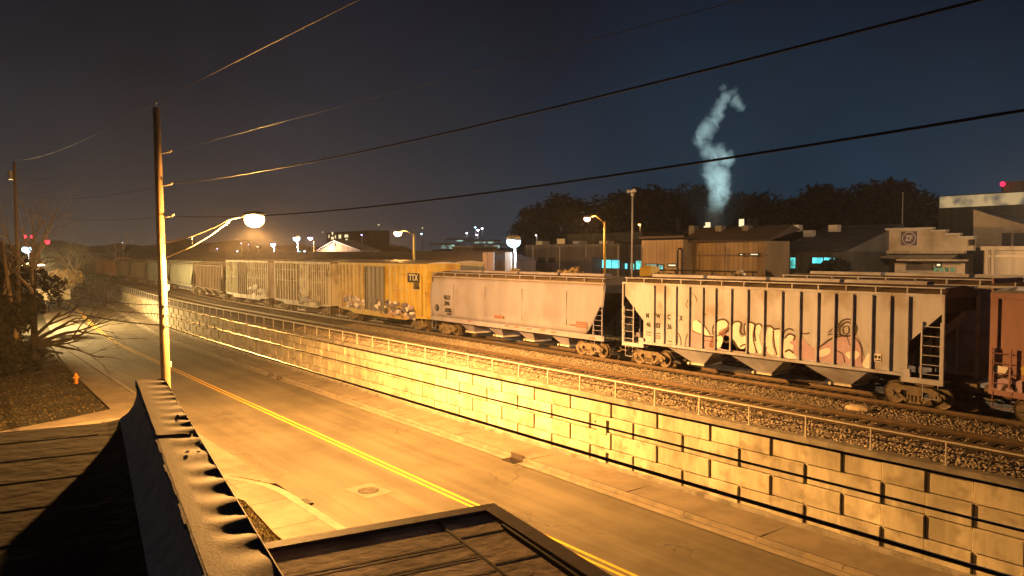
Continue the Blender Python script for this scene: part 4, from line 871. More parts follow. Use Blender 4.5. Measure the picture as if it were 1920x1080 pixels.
# tan building with brown barn roof
r, o = bld('tan sided building with dark brown overhanging roof behind the hoppers', 1320, 66)
wallbox(r, 'left_wall', 1203, 1281, 450, 65, M['tan'], 6, org=o); wallbox(r, 'wall', 1281, 1437, 453, 66.5, M['tan'], 4, org=o)
a = atn(1278, 454, 66); c = atn(1447, 452, 66); zt = atn(1300, 427, 69).z
b = MB(); b.prism([(a.x - o.x, -.3, a.z - o.z - .0), (a.x - o.x, -.3, a.z - o.z + .12), (a.x - o.x + 0, 3.5, zt - o.z), (a.x - o.x, 5, zt - o.z - .5)], (c.x - a.x, 0, 0)); b.build('roof', M['brownroof'], r)
a = atn(1203, 446, 65); c = atn(1283, 446, 65); MB().box(a.x - o.x - .2, c.x - o.x + .2, -1.3, -1.0, a.z - o.z - .1, a.z - o.z + .15).build('fascia', M['brownroof'], r)
win(r, 1212, 496, 1232, 506, 65, E_TEAL, o); win(r, 1236, 497, 1244, 506, 65, E_TEAL, o); win(r, 1254, 496, 1268, 499, 65, E_WARM, o)
a = atn(1300, 478, 66.4); c = atn(1441, 478, 66.4); MB().box(a.x - o.x, c.x - o.x, .3, .36, a.z - o.z - .06, a.z - o.z + .06).build('trim', M['boxbrown'], r)
win(r, 1408, 476, 1422, 478, 66.3, E_WARM, o); win(r, 1388, 476.5, 1393, 478, 66.3, E_WARM, o); MB().box(-2.1, -1.7, -1.1, -1.03, 5.2, 5.35).build('vent', M['dark'], r)
for px in (1204, 1281, 1360, 1436): q = atn(px, 480, 64.8 if px < 1282 else 66.3); MB().tube([(q.x - o.x, q.y - o.y - .06, 0), (q.x - o.x, q.y - o.y - .06, 7.0)], .06, 6).build('downpipe', M['boxbrown'], r)
q = atn(1330, 500, 66.4); MB().box(q.x - o.x - .5, q.x - o.x + .5, .3, .42, 0, 2.6).build('door', M['boxbrown'], r); q = atn(1372, 505, 66.4); MB().box(q.x - o.x - 1.8, q.x - o.x + 1.8, .3, .40, 0, 4.0).build('roller_door', M['boxfaded'], r)
for px in (1300, 1350, 1400): q = atn(px, 432, 68.5); MB().box(q.x - o.x - .4, q.x - o.x + .4, 2.2, 3.0, q.z - o.z - .5, q.z - o.z + .5).build('roof_vent', M['greywall'], r)
# grey long building
r, o = bld('long grey industrial building with bright teal windows behind yellow pole', 1080, 76)
wallbox(r, 'wall', 985, 1163, 458, 76, M['greywall'], 14, org=o); wallbox(r, 'annex', 1163, 1204, 459, 77, M['darkwall'], 12, org=o); wallbox(r, 'upper_block', 1064, 1204, 437, 84, M['darkwall'], 16, org=o)
win(r, 1107, 487, 1162, 503, 76, E_CYAN, o, mull=3); win(r, 1170, 494, 1177, 504, 77, E_WHITE if False else E_CYAN, o); win(r, 1183, 494, 1190, 506, 77, E_TEAL, o); win(r, 1193, 489, 1204, 505, 77, E_TEAL, o); win(r, 1045, 448, 1060, 457, 75.9, E_WARM if False else M['cream'], o)
wallbox(r, 'low_wall', 1085, 1110, 482, 74, M['greywall'], 2, org=o)
for px in (1010, 1030): win(r, px, 484, px + 12, 492, 76, M['glass'], o)
for px in (1000, 1050, 1100, 1160): q = atn(px, 470, 76); MB().tube([(q.x - o.x, -.08, 0), (q.x - o.x, -.08, q.z - o.z + .6)], .07, 6).build('downpipe', M['galv'], r)
for px in (1020, 1090, 1140): q = atn(px, 455, 80); MB().box(q.x - o.x - .8, q.x - o.x + .8, 3, 4.5, q.z - o.z - 1, q.z - o.z + .25).build('roof_unit', M['galv'], r)
# dark building with two teal windows and low grey roof
r, o = bld('dark building with two teal lit windows under a low grey roof', 1520, 72)
wallbox(r, 'wall', 1446, 1590, 472, 72, M['darkwall'], 14, org=o)
a = atn(1446, 472, 72); c = atn(1590, 472, 72); zt = atn(1500, 426, 84).z
b = MB(); b.prism([(a.x - o.x, -.5, a.z - o.z), (a.x - o.x, 11, zt - o.z), (a.x - o.x, 13, a.z - o.z)], (c.x - a.x, 0, 0)); b.build('roof', M['greyroof'], r)
win(r, 1451, 486, 1464, 501, 72, E_TEAL, o); win(r, 1471, 483, 1492, 503, 72, E_TEAL, o, mull=1); win(r, 1524, 483, 1566, 494, 72, E_CYAN, o, mull=1); win(r, 1556, 496, 1566, 503, 72, E_TEAL, o)
b = MB(); q = atn(1549, 500, 71); b.ball((q.x - o.x, q.y - o.y, q.z - o.z), .55, 1.2, .5, 1.2); b.build('shrub', M['farfol'], r)
for px, py in ((1455, 427), (1494, 424), (1518, 434), (1565, 424)):
    q = atn(px, py, 78); MB().box(q.x - o.x - .5, q.x - o.x + .5, q.y - o.y - .4, q.y - o.y + .4, q.z - o.z - .6, q.z - o.z + .12).build('roof_unit', M['galv'], r)
# stepped gable cream building with round emblem sign
r, o = bld('cream building with stepped parapet and ZF emblem sign', 1705, 80)
b = MB(); st = [(1587.5, 449), (1614, 443.2), (1636.7, 436.8), (1661, 429.8), (1747.7, 433.6), (1774, 439.8), (1799.5, 445.4), (1826, None)]
zs = [atn(1587, 449, 80).z, atn(1620, 443.2, 80).z, atn(1645, 436.8, 80).z, atn(1700, 429.8, 80).z, atn(1760, 433.6, 80).z, atn(1786, 439.8, 80).z, atn(1812, 445.4, 80).z]
pts = []
for k in range(7):
    x0_ = atn(st[k][0], 440, 80).x - o.x; x1_ = atn(st[k + 1][0], 440, 80).x - o.x; pts += [(x0_, 0, zs[k] - o.z), (x1_, 0, zs[k] - o.z)]
zb_ = atn(1700, 470, 80).z - o.z
b.prism([(pts[0][0], 0, zb_)] + pts + [(pts[-1][0], 0, zb_)], (0, .5, 0)); b.build('parapet', M['cream'], r)
b = MB()
for k in range(7): b.box(pts[2 * k][0] - .05, pts[2 * k + 1][0] + .05, -.12, .6, pts[2 * k][2] + .002, pts[2 * k][2] + .14)
b.build('parapet_cap', M['white'], r)
x0_, x1_ = pts[0][0], pts[-1][0]
MB().box(x0_ - .1, x1_ - .6, -.5, .0, zb_ - .30, zb_ - .004).build('cornice', M['cream2'], r)
MB().box(x0_, x1_, .02, 18, 0, zb_ - .35).build('wall', M['darkwall'], r)
# sloping awning under the cornice
za = atn(1700, 487, 77).z - o.z
b = MB(); xa_ = atn(1685, 487, 77).x - o.x; xc_ = atn(1816, 487, 77).x - o.x
b.add([(x0_ - .6, -.5, zb_ - .45), (x1_ - 1.2, -.5, zb_ - .45), (xc_ - 1.6, -3, za + .05), (xa_, -3, za + .05)], [(0, 1, 2, 3)])
b.box(xa_ - .1, xc_, -3.25, -3.0, za - .12, za + .06); b.build('awning', M['cream2'], r)
q0 = atn(1678, 493, 79); q1_ = atn(1809, 517, 79); MB().box(q0.x - o.x, q1_.x - o.x, -1.0, .01, 0, q0.z - o.z).build('entrance_wall', M['cream'], r)
win(r, 1751, 501, 1791, 510, 78.98, E_GREENW, o, M['cream2'], 3); win(r, 1757, 495, 1764, 499, 78.98, E_WARM, o)
q = atn(1725, 500, 78.9); MB().box(q.x - o.x - 1.3, q.x - o.x + 1.3, -1.12, -1.03, q.z - o.z - .35, q.z - o.z + .45).build('mural', M['boxbrown'], r); MB().ball((q.x - o.x, -1.12, q.z - o.z + .5), .28, 1.2, .3, 1).build('wall_lamp', M['black'], r)
q = atn(1704.5, 447, 79.9); sgn = MB().box(q.x - o.x - .86, q.x - o.x + .86, -.10, -.02, q.z - o.z - .78, q.z - o.z + .78).build('sign', M['white'], r)
b = MB(); cxs = q.x - o.x; czs = q.z - o.z
b.box(cxs - .80, cxs + .80, -.115, -.101, czs - .72, czs + .72); b.build('sign_field', M['gpurple'], sgn)
for rr, mm, yy in ((.68, 'white', -.125), (.60, 'gpurple', -.135)):
    MB().cyl((cxs, yy, czs), (0, 1, 0), rr, .012, 32).build('emblem_ring', M[mm], sgn)
text(sgn, 'ZF', .78, cxs, czs, -.145, M['white'], .85, bold=.03)
for px in (1600, 1822): q = atn(px, 456, 79.7); MB().box(q.x - o.x - .15, q.x - o.x + .15, -.5, -.0, q.z - o.z - .2, q.z - o.z + .35).build('flood_light', M['dark'], r)
# pale building right
r, o = bld('pale flat roofed building with pilasters at the right edge', 1900, 74)
wallbox(r, 'wall', 1845, 2060, 465, 74, M['cream2'], 14, org=o)
a = atn(1842, 463, 74); c = atn(2060, 463, 74); MB().box(a.x - o.x, c.x - o.x, -.35, -.01, a.z - o.z - .30, a.z - o.z + .05).build('cornice', M['cream2'], r)
z_ = atn(1880, 482, 74).z - o.z; MB().box(a.x - o.x + .3, c.x - o.x, -.12, -.01, z_, z_ + .18).build('band', M['cream'], r)
for px in (1852, 1864): q = atn(px, 480, 74); MB().box(q.x - o.x - .12, q.x - o.x + .12, -.3, -.13, 0, a.z - o.z - .31).build('pilaster', M['cream2'], r)
# wedge roofed building
r, o = bld('grey building with a steep sloping roof edge beside the pale building', 1870, 98)
a = atn(1825, 393, 98); c = atn(1920, 421, 98); d_ = atn(1825, 463, 98); e_ = atn(1880, 437, 98); f_ = atn(1880, 463, 98); g_ = atn(2040, 458, 98)
b = MB(); b.prism([(p.x - o.x, 0, p.z - o.z) for p in (d_, a, c, g_)], (0, 8, 0)); b.build('gable_wall', M['cream'], r)
MB().box(d_.x - o.x, c.x - o.x + 8, .1, 7.9, 0, d_.z - o.z - .01).build('lower_wall', M['darkwall'], r)
q = atn(1898, 452, 97.8); MB().box(q.x - o.x - 1.1, q.x - o.x + 3, -.1, -.02, q.z - o.z - .9, q.z - o.z + .9).build('dark_opening', M['darkwall'], r); MB().box(q.x - o.x - .1, q.x - o.x + .1, -.25, -.11, q.z - o.z - .9, q.z - o.z + .9).build('post', M['cream2'], r)
MB().box(d_.x - o.x, f_.x - o.x - .8, -.4, -.02, d_.z - o.z - .1, d_.z - o.z + .25).build('ledge', M['cream2'], r)
# big dark plant, the shine of its band painted as emission
r, o = bld('big dark plant building with a reflective band, its shine painted as glow, near its top', 1850, 130)
wallbox(r, 'wall', 1760, 2150, 357, 130, M['darkwall'], 30, org=o)
a = atn(1763, 369, 129.9); c = atn(2150, 390, 129.9)
shiny = emit('band_shine_glow', (.85, .60, .28), .55, 1, (.12, .12, .11), .35)
a2 = atn(1763, 390, 129.9); b = MB(); b.box(a.x - o.x, c.x - o.x, -.3, -.05, a2.z - o.z, a.z - o.z); b.build('shine_band', shiny, r)
q = atn(1900, 352, 132); MB().box(q.x - o.x - 1.6, q.x - o.x + 2.4, 2, 5, q.z - o.z - 1, q.z - o.z + 1).build('roof_unit', M['greywall'], r)
q = atn(1880, 345, 131); MB().ball((q.x - o.x, 1, q.z - o.z), .35).build('red_beacon', E_RED, r); MB().cyl((q.x - o.x, 1, q.z - o.z - .8), (0, 0, 1), .08, 1.4, 6).build('beacon_post', M['dark'], r)
# plant roofs behind (smoke source)
r, o = bld('low dark plant with lit roof vents below the steam plume', 1340, 150)
wallbox(r, 'wall', 1280, 1450, 428, 150, M['darkwall'], 25, org=o)
for x0_, y0_, x1_, y1_, mm in ((1323, 417, 1331, 427, E_WARM), (1386, 411, 1394, 426, E_WARM), (1320, 424, 1322, 428, E_WARM)):
    a = atn(x0_, y0_, 149.8); c = atn(x1_, y1_, 149.8); MB().box(a.x - o.x, c.x - o.x, -.3, 0, c.z - o.z, a.z - o.z).build('lit_vent', mm, r)
for px, w_ in ((1333, 4), (1397, 3), (1408, 2), (1262, 3)): q = atn(px, 414, 151); MB().cyl((q.x - o.x, 3, q.z - o.z - 1.0), (0, 0, 1), .7, 3.4, 14).build('stack', M['darkwall'], r)
# long low shed on the left with light end panels
r, o = bld('long low dark shed roof behind the boxcars with pale end panels', 700, 58)
xa = atn(-60, 471, 58).x; c = atn(904, 487, 58); zr_ = atn(700, 471.5, 62).z; ze = atn(700, 487, 58).z
MB().box(xa - o.x, c.x - o.x, 0, 9, 0, ze - o.z).build('wall', M['boxbrown'], r)
MB().prism([(xa - o.x, -.4, ze - o.z), (xa - o.x, 4.5, zr_ - o.z), (xa - o.x, 9.4, ze - o.z)], (c.x - xa, 0, 0)).build('roof', mat('shed_roof', (.11, .095, .10), .8, .2, .5), r)
for a_, b_ in ((905, 914), (915, 925), (947, 958)): q0 = atn(a_, 473, 57); q1_ = atn(b_, 506, 57); MB().box(q0.x - o.x, q1_.x - o.x, -1.0, -.8, 0, q0.z - o.z).build('end_panel', mat('end_panel_paint', (.30, .22, .17), .8, .1, 1), r)
# white gabled house
r, o = bld('small pale gabled house with a dark square attic vent', 637, 76, 'house', 'house')
ap = atn(629, 452, 76); el_ = atn(596, 471, 76); er = atn(680, 471, 76)
MB().prism([(el_.x - o.x, 0, 0), (el_.x - o.x, 0, el_.z - o.z), (ap.x - o.x, 0, ap.z - o.z), (er.x - o.x, 0, er.z - o.z), (er.x - o.x, 0, 0)], (0, 4, 0)).build('wall', M['cream2'], r)
b = MB()
for p_, q_ in ((el_, ap), (ap, er)): b.prism([(p_.x - o.x, -.5, p_.z - o.z + .01), (q_.x - o.x, -.5, q_.z - o.z + .01), (q_.x - o.x, -.5, q_.z - o.z + .2), (p_.x - o.x, -.5, p_.z - o.z + .2)], (0, 4.8, 0))
b.build('roof', M['white'], r); q = atn(628, 458, 75.9); MB().box(q.x - o.x - .35, q.x - o.x + .35, -.12, -.02, q.z - o.z - .35, q.z - o.z + .35).build('attic_vent', M['dark'], r)
r, o = bld('small tan block building beside the bright car park', 866, 90)
wallbox(r, 'wall', 848, 888, 463, 90, M['tan'], 6, org=o); a = atn(847, 462, 90); c = atn(889, 462, 90); MB().box(a.x - o.x, c.x - o.x, -.3, 6.2, a.z - o.z - .3, a.z - o.z).build('parapet', M['cream2'], r)
# bright far car park canopies (teal white light)
parkm = emit('canopy_light', (.45, .75, .62), .9, 1, (.05, .07, .06), .5)
for k, (x0_, y0_, x1_, y1_, n, lb) in enumerate(((806, 458, 830, 466, 150, 'left one of the teal lit service canopies'), (868, 452, 905, 457, 160, 'upper one of the teal lit service canopies'), (884, 459, 912, 465, 140, 'right one of the teal lit service canopies'), (835, 449, 856, 452, 170, 'small upper teal lit canopy far behind the yard'))):
    r, o = bld(lb, (x0_ + x1_) / 2, n, 'canopy', 'lit_canopy', 'far service canopies'); a = atn(x0_, y0_, n); c = atn(x1_, y1_, n)
    MB().box(a.x - o.x, c.x - o.x, 0, 8, a.z - o.z - .2, a.z - o.z + .4).build('canopy_top', M['white'], r)
    q = MB().box(a.x - o.x + .2, c.x - o.x - .2, 5, 5.2, c.z - o.z, a.z - o.z - .25).build('lit_back', parkm, r)
    for xx in (a.x - o.x + .4, c.x - o.x - .4): MB().box(xx - .12, xx + .12, .2, .45, 0, a.z - o.z - .2).build('post', M['white'], r)
# far block with lit windows above the gabled house
r, o = bld('far dark block with a few lit windows above the gabled house', 640, 220)
wallbox(r, 'wall', 612, 690, 434, 220, M['darkwall'], 15, org=o)
for x0_, y0_, w_, h_ in ((622, 435, 3, 5), (621, 444, 5, 5), (635, 440, 5, 7), (646, 440, 7, 5), (616, 440, 2, 6), (648, 448, 4, 2), (628, 441, 2, 6)):
    win(r, x0_, y0_, x0_ + w_, y0_ + h_, 219.9, E_WARM, o)

# ================================================================== LAMPS IN THE YARD AND BEYOND
def yard_lamp(label, px, py, n, em, pole_px=None, r=.3, light=None, col=None, pm='galv', topy=None, cat='lamp', grp='yard and street lights beyond the train'):
    p = atn(px, py, n); o = Vector((p.x, p.y, GZ)); t = thing('yard_light', label, cat, o, 0, grp)
    pxp = pole_px or px; q = atn(pxp, topy or py, n)
    rad = .11 if n < 90 else .14
    MB().tube([(q.x - o.x, .25, 0), (q.x - o.x, .25, q.z - GZ + (.0 if pole_px else -.2))], [rad * 1.5, rad], 10).build('pole', M[pm], t, smooth=True)
    if pole_px: MB().tube([(q.x - o.x, .25, q.z - GZ - .25), ((q.x + p.x) / 2 - o.x, .12, p.z - GZ + .25), (0, 0, p.z - GZ + .2)], .05, 6).build('arm', M[pm], t, smooth=True)
    h_ = MB().ball((0, 0, p.z - GZ + r * .45), r * 1.05, 1.2, .9, .5).build('housing', M['lampshell'], t, smooth=True)
    MB().ball((0, 0, p.z - GZ), r, 1.05, .95, .85).build('lens', em, t, smooth=True)
    if light: lamp_light('yard_lamp_light', p + Vector((0, 0, -r - .1)), col, light, .2)
    return t
yard_lamp('bright orange sodium lamp with its pole to the right, above the yellow boxcar', 746, 437, 48, E_SOD, 773, .48, 8000, SODC, 'boxyel', 438)
yard_lamp('dazzling blue white floodlight above the smooth hopper', 963, 453, 56, E_BLUE, None, .85, 2500, (.55, .8, 1))
yard_lamp('pinkish orange sodium lamp on the yellow pole right of centre', 1101, 410, 55, emit('pink_sodium', (1, .55, .4), 12), 1131, .34, 6000, SODC, 'boxyel', 415)
yard_lamp('brightest of the blue white lights left of the gabled house', 556, 447, 70, E_BLUE, None, .82, 2500, (.6, .75, 1))
yard_lamp('lilac white light immediately left of the gabled house, yellow pole', 582, 446, 71, E_LIL, 587, .6, 9000, (1, .6, .35), 'boxyel', 452)
yard_lamp('lilac white light left of the brightest blue one', 512, 458, 72, E_LIL, None, .72, 1500, (.8, .7, 1))
yard_lamp('small lilac light above the roof right of the gabled house', 678, 440, 130, E_LIL, None, .35)
for k, (px, py, n, em, r_, lb) in enumerate(((407, 466, 120, E_LIL, .26, 'faint lilac light just right of the lamp arm'), (452, 456, 120, E_LIL, .24, 'small lilac light under the street lamp'), (466, 458, 125, E_LIL, .2, 'second small lilac light under the street lamp'),
        (445, 471, 110, E_WHITE, .2, 'tiny white light low over the boxcars'), (483, 462, 118, E_WARM, .42, 'dull yellow light between the two lilac ones'), (790, 438, 180, E_BLUE, .3, 'small blue light right of the sodium lamp'),
        (891, 426, 200, E_BLUE, .3, 'topmost of the three car park flood lights'), (896, 431, 200, E_WHITE, .45, 'middle one of the three car park flood lights'), (904, 428, 200, E_WHITE, .3, 'right one of the three car park flood lights'),
        (875, 437, 200, E_WHITE, .28, 'lone white light left of the car park floods'), (894, 440, 190, E_WHITE, .3, 'white light below the car park floods'), (710, 421, 190, E_WARM, .32, 'small warm light left of the sodium lamp'),
        (1199, 421, 140, E_SOD2, .22, 'small orange light beside the siren pole'), (1176, 448, 100, E_WHITE if False else M['cream'], .3, 'unlit pale globe beside the siren pole'), (605, 435, 200, E_WARM, .3, 'small warm light above the gabled house roof'),
        (230, 455, 240, E_WHITE, .3, 'pale far light above the train left of the pole'), (247, 453, 260, E_WARM, .3, 'right one of two pale far lights left of the pole'), (792, 427, 190, E_WARM, .25, 'warm light above the small blue one'),
        (1005, 441, 110, E_WHITE, .12, 'tiny white light right of the dazzling floodlight'), (562, 472, 85, emit('teal_far', (.2, 1, .8), 3), .22, 'teal light low beside the gabled house'), (571, 471, 86, E_WHITE, .16, 'white light beside the low teal one'))):
    yard_lamp(lb, px, py, n, em, None, r_ * 1.5)
yard_lamp('street lamp beyond the right edge that lights the pale building fronts', 2010, 395, 58, E_SOD, None, .3, 25000, (1, .62, .32))
# siren / flood pole
p = atn(1186, 362, 70); t = thing('floodlight_pole', 'tall grey pole with white horn shaped siren heads on top', 'pole', (p.x, 70, GZ))
MB().tube([(0, 0, 0), (0, 0, p.z - GZ)], [.16, .10], 10).build('shaft', M['galv'], t, smooth=True)
b = MB(); z_ = p.z - GZ; b.box(-.45, .45, -.2, .2, z_ + .1, z_ + .35); b.box(-.14, .14, -.14, .14, z_ - .35, z_ - .05)
for s in (-1, 1): b.tube([(s * .2, -.1, z_ + .22), (s * .55, -.35, z_ + .25)], [.08, .24], 10)
b.build('siren_head', M['white'], t)
for px, yt, n, lb in ((1693, 362, 120, 'thin dark mast with a tiny light behind the stepped parapet'), (132, 455, 190, 'left one of two thin pale masts at far left'), (139, 455, 190, 'right one of two thin pale masts at far left')):
    p = atn(px, yt, n); t = thing('mast', lb, 'mast', (p.x, n, GZ)); MB().tube([(0, 0, 0), (0, 0, p.z - GZ)], [.14, .07], 8).build('shaft', M['galv'], t); MB().ball((0, 0, p.z - GZ), .12).build('mast_tip', M['white'], t)
# junk and pipework behind the hoppers
q = atn(1218, 512, 44); t = thing('yard_machine', 'yellow cab of a small machine behind the ribbed hopper', 'machine', (q.x, 44, GZ))
MB().box(-.55, .55, -.5, .5, 2.6, q.z - GZ + .45).box(-.35, .35, -.35, .35, q.z - GZ + .46, q.z - GZ + .6).build('cab', M['boxyel'], t); MB().box(-.9, .9, -.8, .8, .4, 2.6).build('body', M['dark'], t)
for s in (-1, 1): MB().cyl((s * .6, -.7, .4), (0, 1, 0), .4, .25, 16).build('wheel', M['black'], t)
q = atn(1275, 466, 46); t = thing('standpipe', 'black upside down U shaped pipe beside the tan building', 'pipe', (q.x, 46, GZ)); z_ = q.z - GZ
MB().tube([(-.22, 0, 0), (-.22, 0, z_ - .2), (-.15, 0, z_ - .04), (0, 0, z_), (.15, 0, z_ - .04), (.22, 0, z_ - .2), (.22, 0, 3)], .07, 8).build('pipe', M['black'], t, smooth=True); MB().cyl((-.22, 0, .1), (0, 0, 1), .2, .2, 10).build('flange', M['iron'], t)
t = thing('loading_rail', 'dark pipe railing with valves above the hopper roofs', 'railing', (atn(1320, 510, 45).x, 45, GZ)); z_ = atn(1320, 508, 45).z - GZ
b = MB(); b.tube([(-4.5, 0, z_), (4.5, 0, z_)], .06, 6); b.tube([(-4.5, 0, z_ - .5), (4.5, 0, z_ - .5)], .06, 6); b.build('pipe_run', M['dark'], t)
for k in range(6): MB().box(-4.4 + 1.7 * k, -4.3 + 1.7 * k, -.05, .05, 0, z_).build('post', M['dark'], t)
MB().ball((3.2, -.1, z_ - .2), .35).build('valve', M['galv'], t)

# ================================================================== TREES, HEDGES, HILLS
def clump_mesh(name, N, m, blobs, sz, twiggy=1.0):
    pts = []; w_ = np.array([bb[3] ** 2 for bb in blobs]); w_ = w_ / w_.sum(); cnt = (w_ * N).astype(int)
    for (x, y, z, r), c in zip(blobs, cnt):
        d = rng.normal(size=(c, 3)); d /= np.linalg.norm(d, axis=1)[:, None]; rr = r * rng.uniform(.25, 1.1, (c, 1)) ** .6; pts.append(np.array([x, y, z]) + d * rr)
    P = np.concatenate(pts); n = len(P); a = rng.normal(size=(n, 3)); a /= np.linalg.norm(a, axis=1)[:, None]; c_ = rng.normal(size=(n, 3)); c_ = np.cross(a, c_); c_ /= np.linalg.norm(c_, axis=1)[:, None]
    s = sz * rng.uniform(.5, 1.5, (n, 1)); V = np.stack([P - a * s * twiggy, P + c_ * s * .35, P + a * s * twiggy, P - c_ * s * .35], 1)
    F = np.arange(n * 4).reshape(n, 4); return V.reshape(-1, 3), F
def tree_far(seed, H=12):
    random.seed(seed); blobs = []
    for k in range(13):
        a = random.uniform(0, 2 * PI); rr = random.uniform(0, .28) * H; z = random.uniform(.35, .9) * H; blobs.append((math.cos(a) * rr, math.sin(a) * rr, z, random.uniform(.10, .2) * H))
    return blobs
protos = []
for k in range(4):
    V, F = clump_mesh('crown', 2600, M['farfol'], tree_far(20 + k), .42)
    t = thing('tree', 'tmp', 'tree', (0, 0, 0)); np_mesh('crown', V, F, M['farfol'], t); MB().tube([(0, 0, 0), (.2, 0, 5), (0, .2, 9)], [.3, .22, .1], 7).build('trunk', M['bark'], t); protos.append(t)
random.seed(11); first = [True] * 4
GT = 'dark trees on the skyline beyond the buildings'
prof = [(1010, 392), (1045, 372), (1080, 376), (1120, 372), (1160, 362), (1205, 368), (1245, 352), (1285, 345), (1320, 360), (1385, 372), (1415, 366), (1450, 372), (1490, 376), (1530, 360), (1565, 352), (1600, 350), (1645, 346), (1675, 352), (1715, 364), (1745, 362), (1790, 372), (1850, 380), (1430, 392), (1350, 385), (1230, 385), (1140, 392), (1510, 385), (1730, 390), (985, 416)]
for i, (px, py) in enumerate(prof):
    n = random.uniform(165, 215); p = atn(px, py + 5, n); k = i % 4
    lb = 'dark bare skyline tree, number %s from left' % (sorted(x for x, _ in prof).index(px) + 1)
    lb = ['dark rounded skyline tree ', 'dark spreading skyline tree ', 'dark ragged skyline tree ', 'dark tall skyline tree '][k] + ('above the ' + ('dazzling floodlight' if px < 1000 else 'yellow pole lamp' if px < 1150 else 'tan building left end' if px < 1270 else 'steam plume base' if px < 1400 else 'teal window building' if px < 1580 else 'stepped parapet' if px < 1760 else 'reflective band plant')) + ', %s' % ('crown top high on the skyline' if py < 370 else 'lower than its neighbours' if py < 385 else 'small and low in front')
    if first[k]: t = protos[k]; first[k] = False
    else: t = copy_tree(protos[k])
    nth = ['leftmost', 'second from the left', 'third from the left', 'fourth from the left', 'fifth from the left', 'sixth from the left', 'seventh from the left', 'eighth from the left', 'ninth from the left', 'tenth from the left']
    zone = ('yellow pole lamp' if px < 1150 else 'tan building left end' if px < 1270 else 'steam plume base' if px < 1400 else 'teal window building' if px < 1580 else 'stepped parapet' if px < 1760 else 'reflective band plant')
    zl = {'yellow pole lamp': (0, 1150), 'tan building left end': (1150, 1270), 'steam plume base': (1270, 1400), 'teal window building': (1400, 1580), 'stepped parapet': (1580, 1760), 'reflective band plant': (1760, 3000)}[zone]
    row = sorted(x for x, _ in prof if zl[0] <= x < zl[1])
    t['label'] = 'dark skyline tree, %s of those above the %s' % (nth[row.index(px)], zone); t['group'] = GT
    s = (p.z - GZ) / 11.6; t.location = (p.x, n, GZ); t.scale = (s * 1.25, s * 1.25, s); t.rotation_euler = (0, 0, random.uniform(0, 6))
# low hills behind everything on the left and centre
b = MB(); rings = []
random.seed(5)
for k in range(241):
    px = -500 + 50 * k; n_ = 340; a = atn(px, 470, 340) if px > 40 else None
    ang = -math.radians(75) + math.radians(125) * k / 240; D = 420; dv = FH * math.cos(ang) + CR * math.sin(ang); hgt = 10 + 9 * math.sin(k * .35) + 4 * math.sin(k * 1.1 + 1) + random.uniform(-1, 1)
    hgt = 6 + 2.5 * math.sin(k * .075) + 1.5 * math.sin(k * .31 + 1) + 1.2 * math.sin(k * .9) + random.uniform(-.9, .9)
    c0 = Vector((dv.x * D, dv.y * D, -4)); rings.append([c0, c0 + dv * 40 + Vector((0, 0, hgt + 7)), c0 + dv * 120 + Vector((0, 0, hgt + 9)), c0 + dv * 300 + Vector((0, 0, 0))])
b.loft(rings, closed=False, cap=False); struct(b.build('hills', mat('hill_wood', (.022, .022, .02), .95, .5, .15, bump=.5, bscale=.5)))
# bare branching trees
def bare(segs, p, d, L, r, depth, spread, bend, minr=.006):
    n = 4; path = [p]; rad = [r]; cur = Vector(p); dd = Vector(d).normalized()
    for i in range(n):
        dd = (dd + Vector((random.gauss(0, .12), random.gauss(0, .12), random.gauss(0, .10))) + bend * .05).normalized(); cur = cur + dd * (L / n); path.append(cur.copy()); rad.append(r * (1 - .45 * (i + 1) / n))
    segs.append((path, rad, depth))
    if depth == 0: return
    for k in range(random.choice((2, 3, 3)) if depth > 1 else 3):
        t = random.randint(2, n); a = Vector((random.gauss(0, 1), random.gauss(0, 1), random.gauss(0, .8))); a = (a - dd * a.dot(dd)).normalized()
        bare(segs, path[t], (dd + a * spread * random.uniform(.6, 1.2)).normalized(), L * random.uniform(.62, .82), rad[t] * .68, depth - 1, spread, bend)
def bare_tree(label, base, specs, trunk_path, tr, m, depth=5, spread=.6, bend=Vector((0, 0, 1)), group=None, seed=1, mt=None):
    random.seed(seed); t = thing('bare_tree', label, 'tree', base, 0, group)
    MB().tube(trunk_path, tr, 10).build('trunk', mt or M['bark'], t, smooth=True)
    segs = []
    for p, d, L, r in specs: bare(segs, Vector(p), Vector(d), L, r, depth, spread, bend)
    b = MB()
    for path, rad, dp in segs: b.tube(path, rad, 5 if dp > 2 else 3)
    b.build('crown', m, t); return t
gb = atz(75, 692, -3.62)
def q_(px, py, Z=56): return atd(px, py, Z) - gb
tp = q_(62, 650)
bare_tree('dark wind leaning bare tree in front of the lit road at left', gb, [(q_(64, 640), CR * .9 + Vector((0, 0, .65)), 2.9, .17), (q_(66, 645), CR * 1.0 + Vector((0, 0, .35)), 3.1, .17), (q_(64, 648), CR + Vector((0, 0, .15)), 2.9, .15), (q_(62, 635), CR * .6 + Vector((0, 0, 1)), 2.7, .15), (q_(66, 652), CR + Vector((0, 0, -.05)) + FH * -.4, 2.7, .13), (q_(66, 645), CR * 1.0 + Vector((0, 0, .25)) + FH * .5, 3.1, .13)],
          [(0, 0, 0), tuple(q_(68, 668)), tuple(q_(64, 640)), tuple(q_(62, 625))], [.24, .2, .17, .10], M['bark'], 6, .55, CR * .9 + Vector((0, 0, -.1)), seed=4)
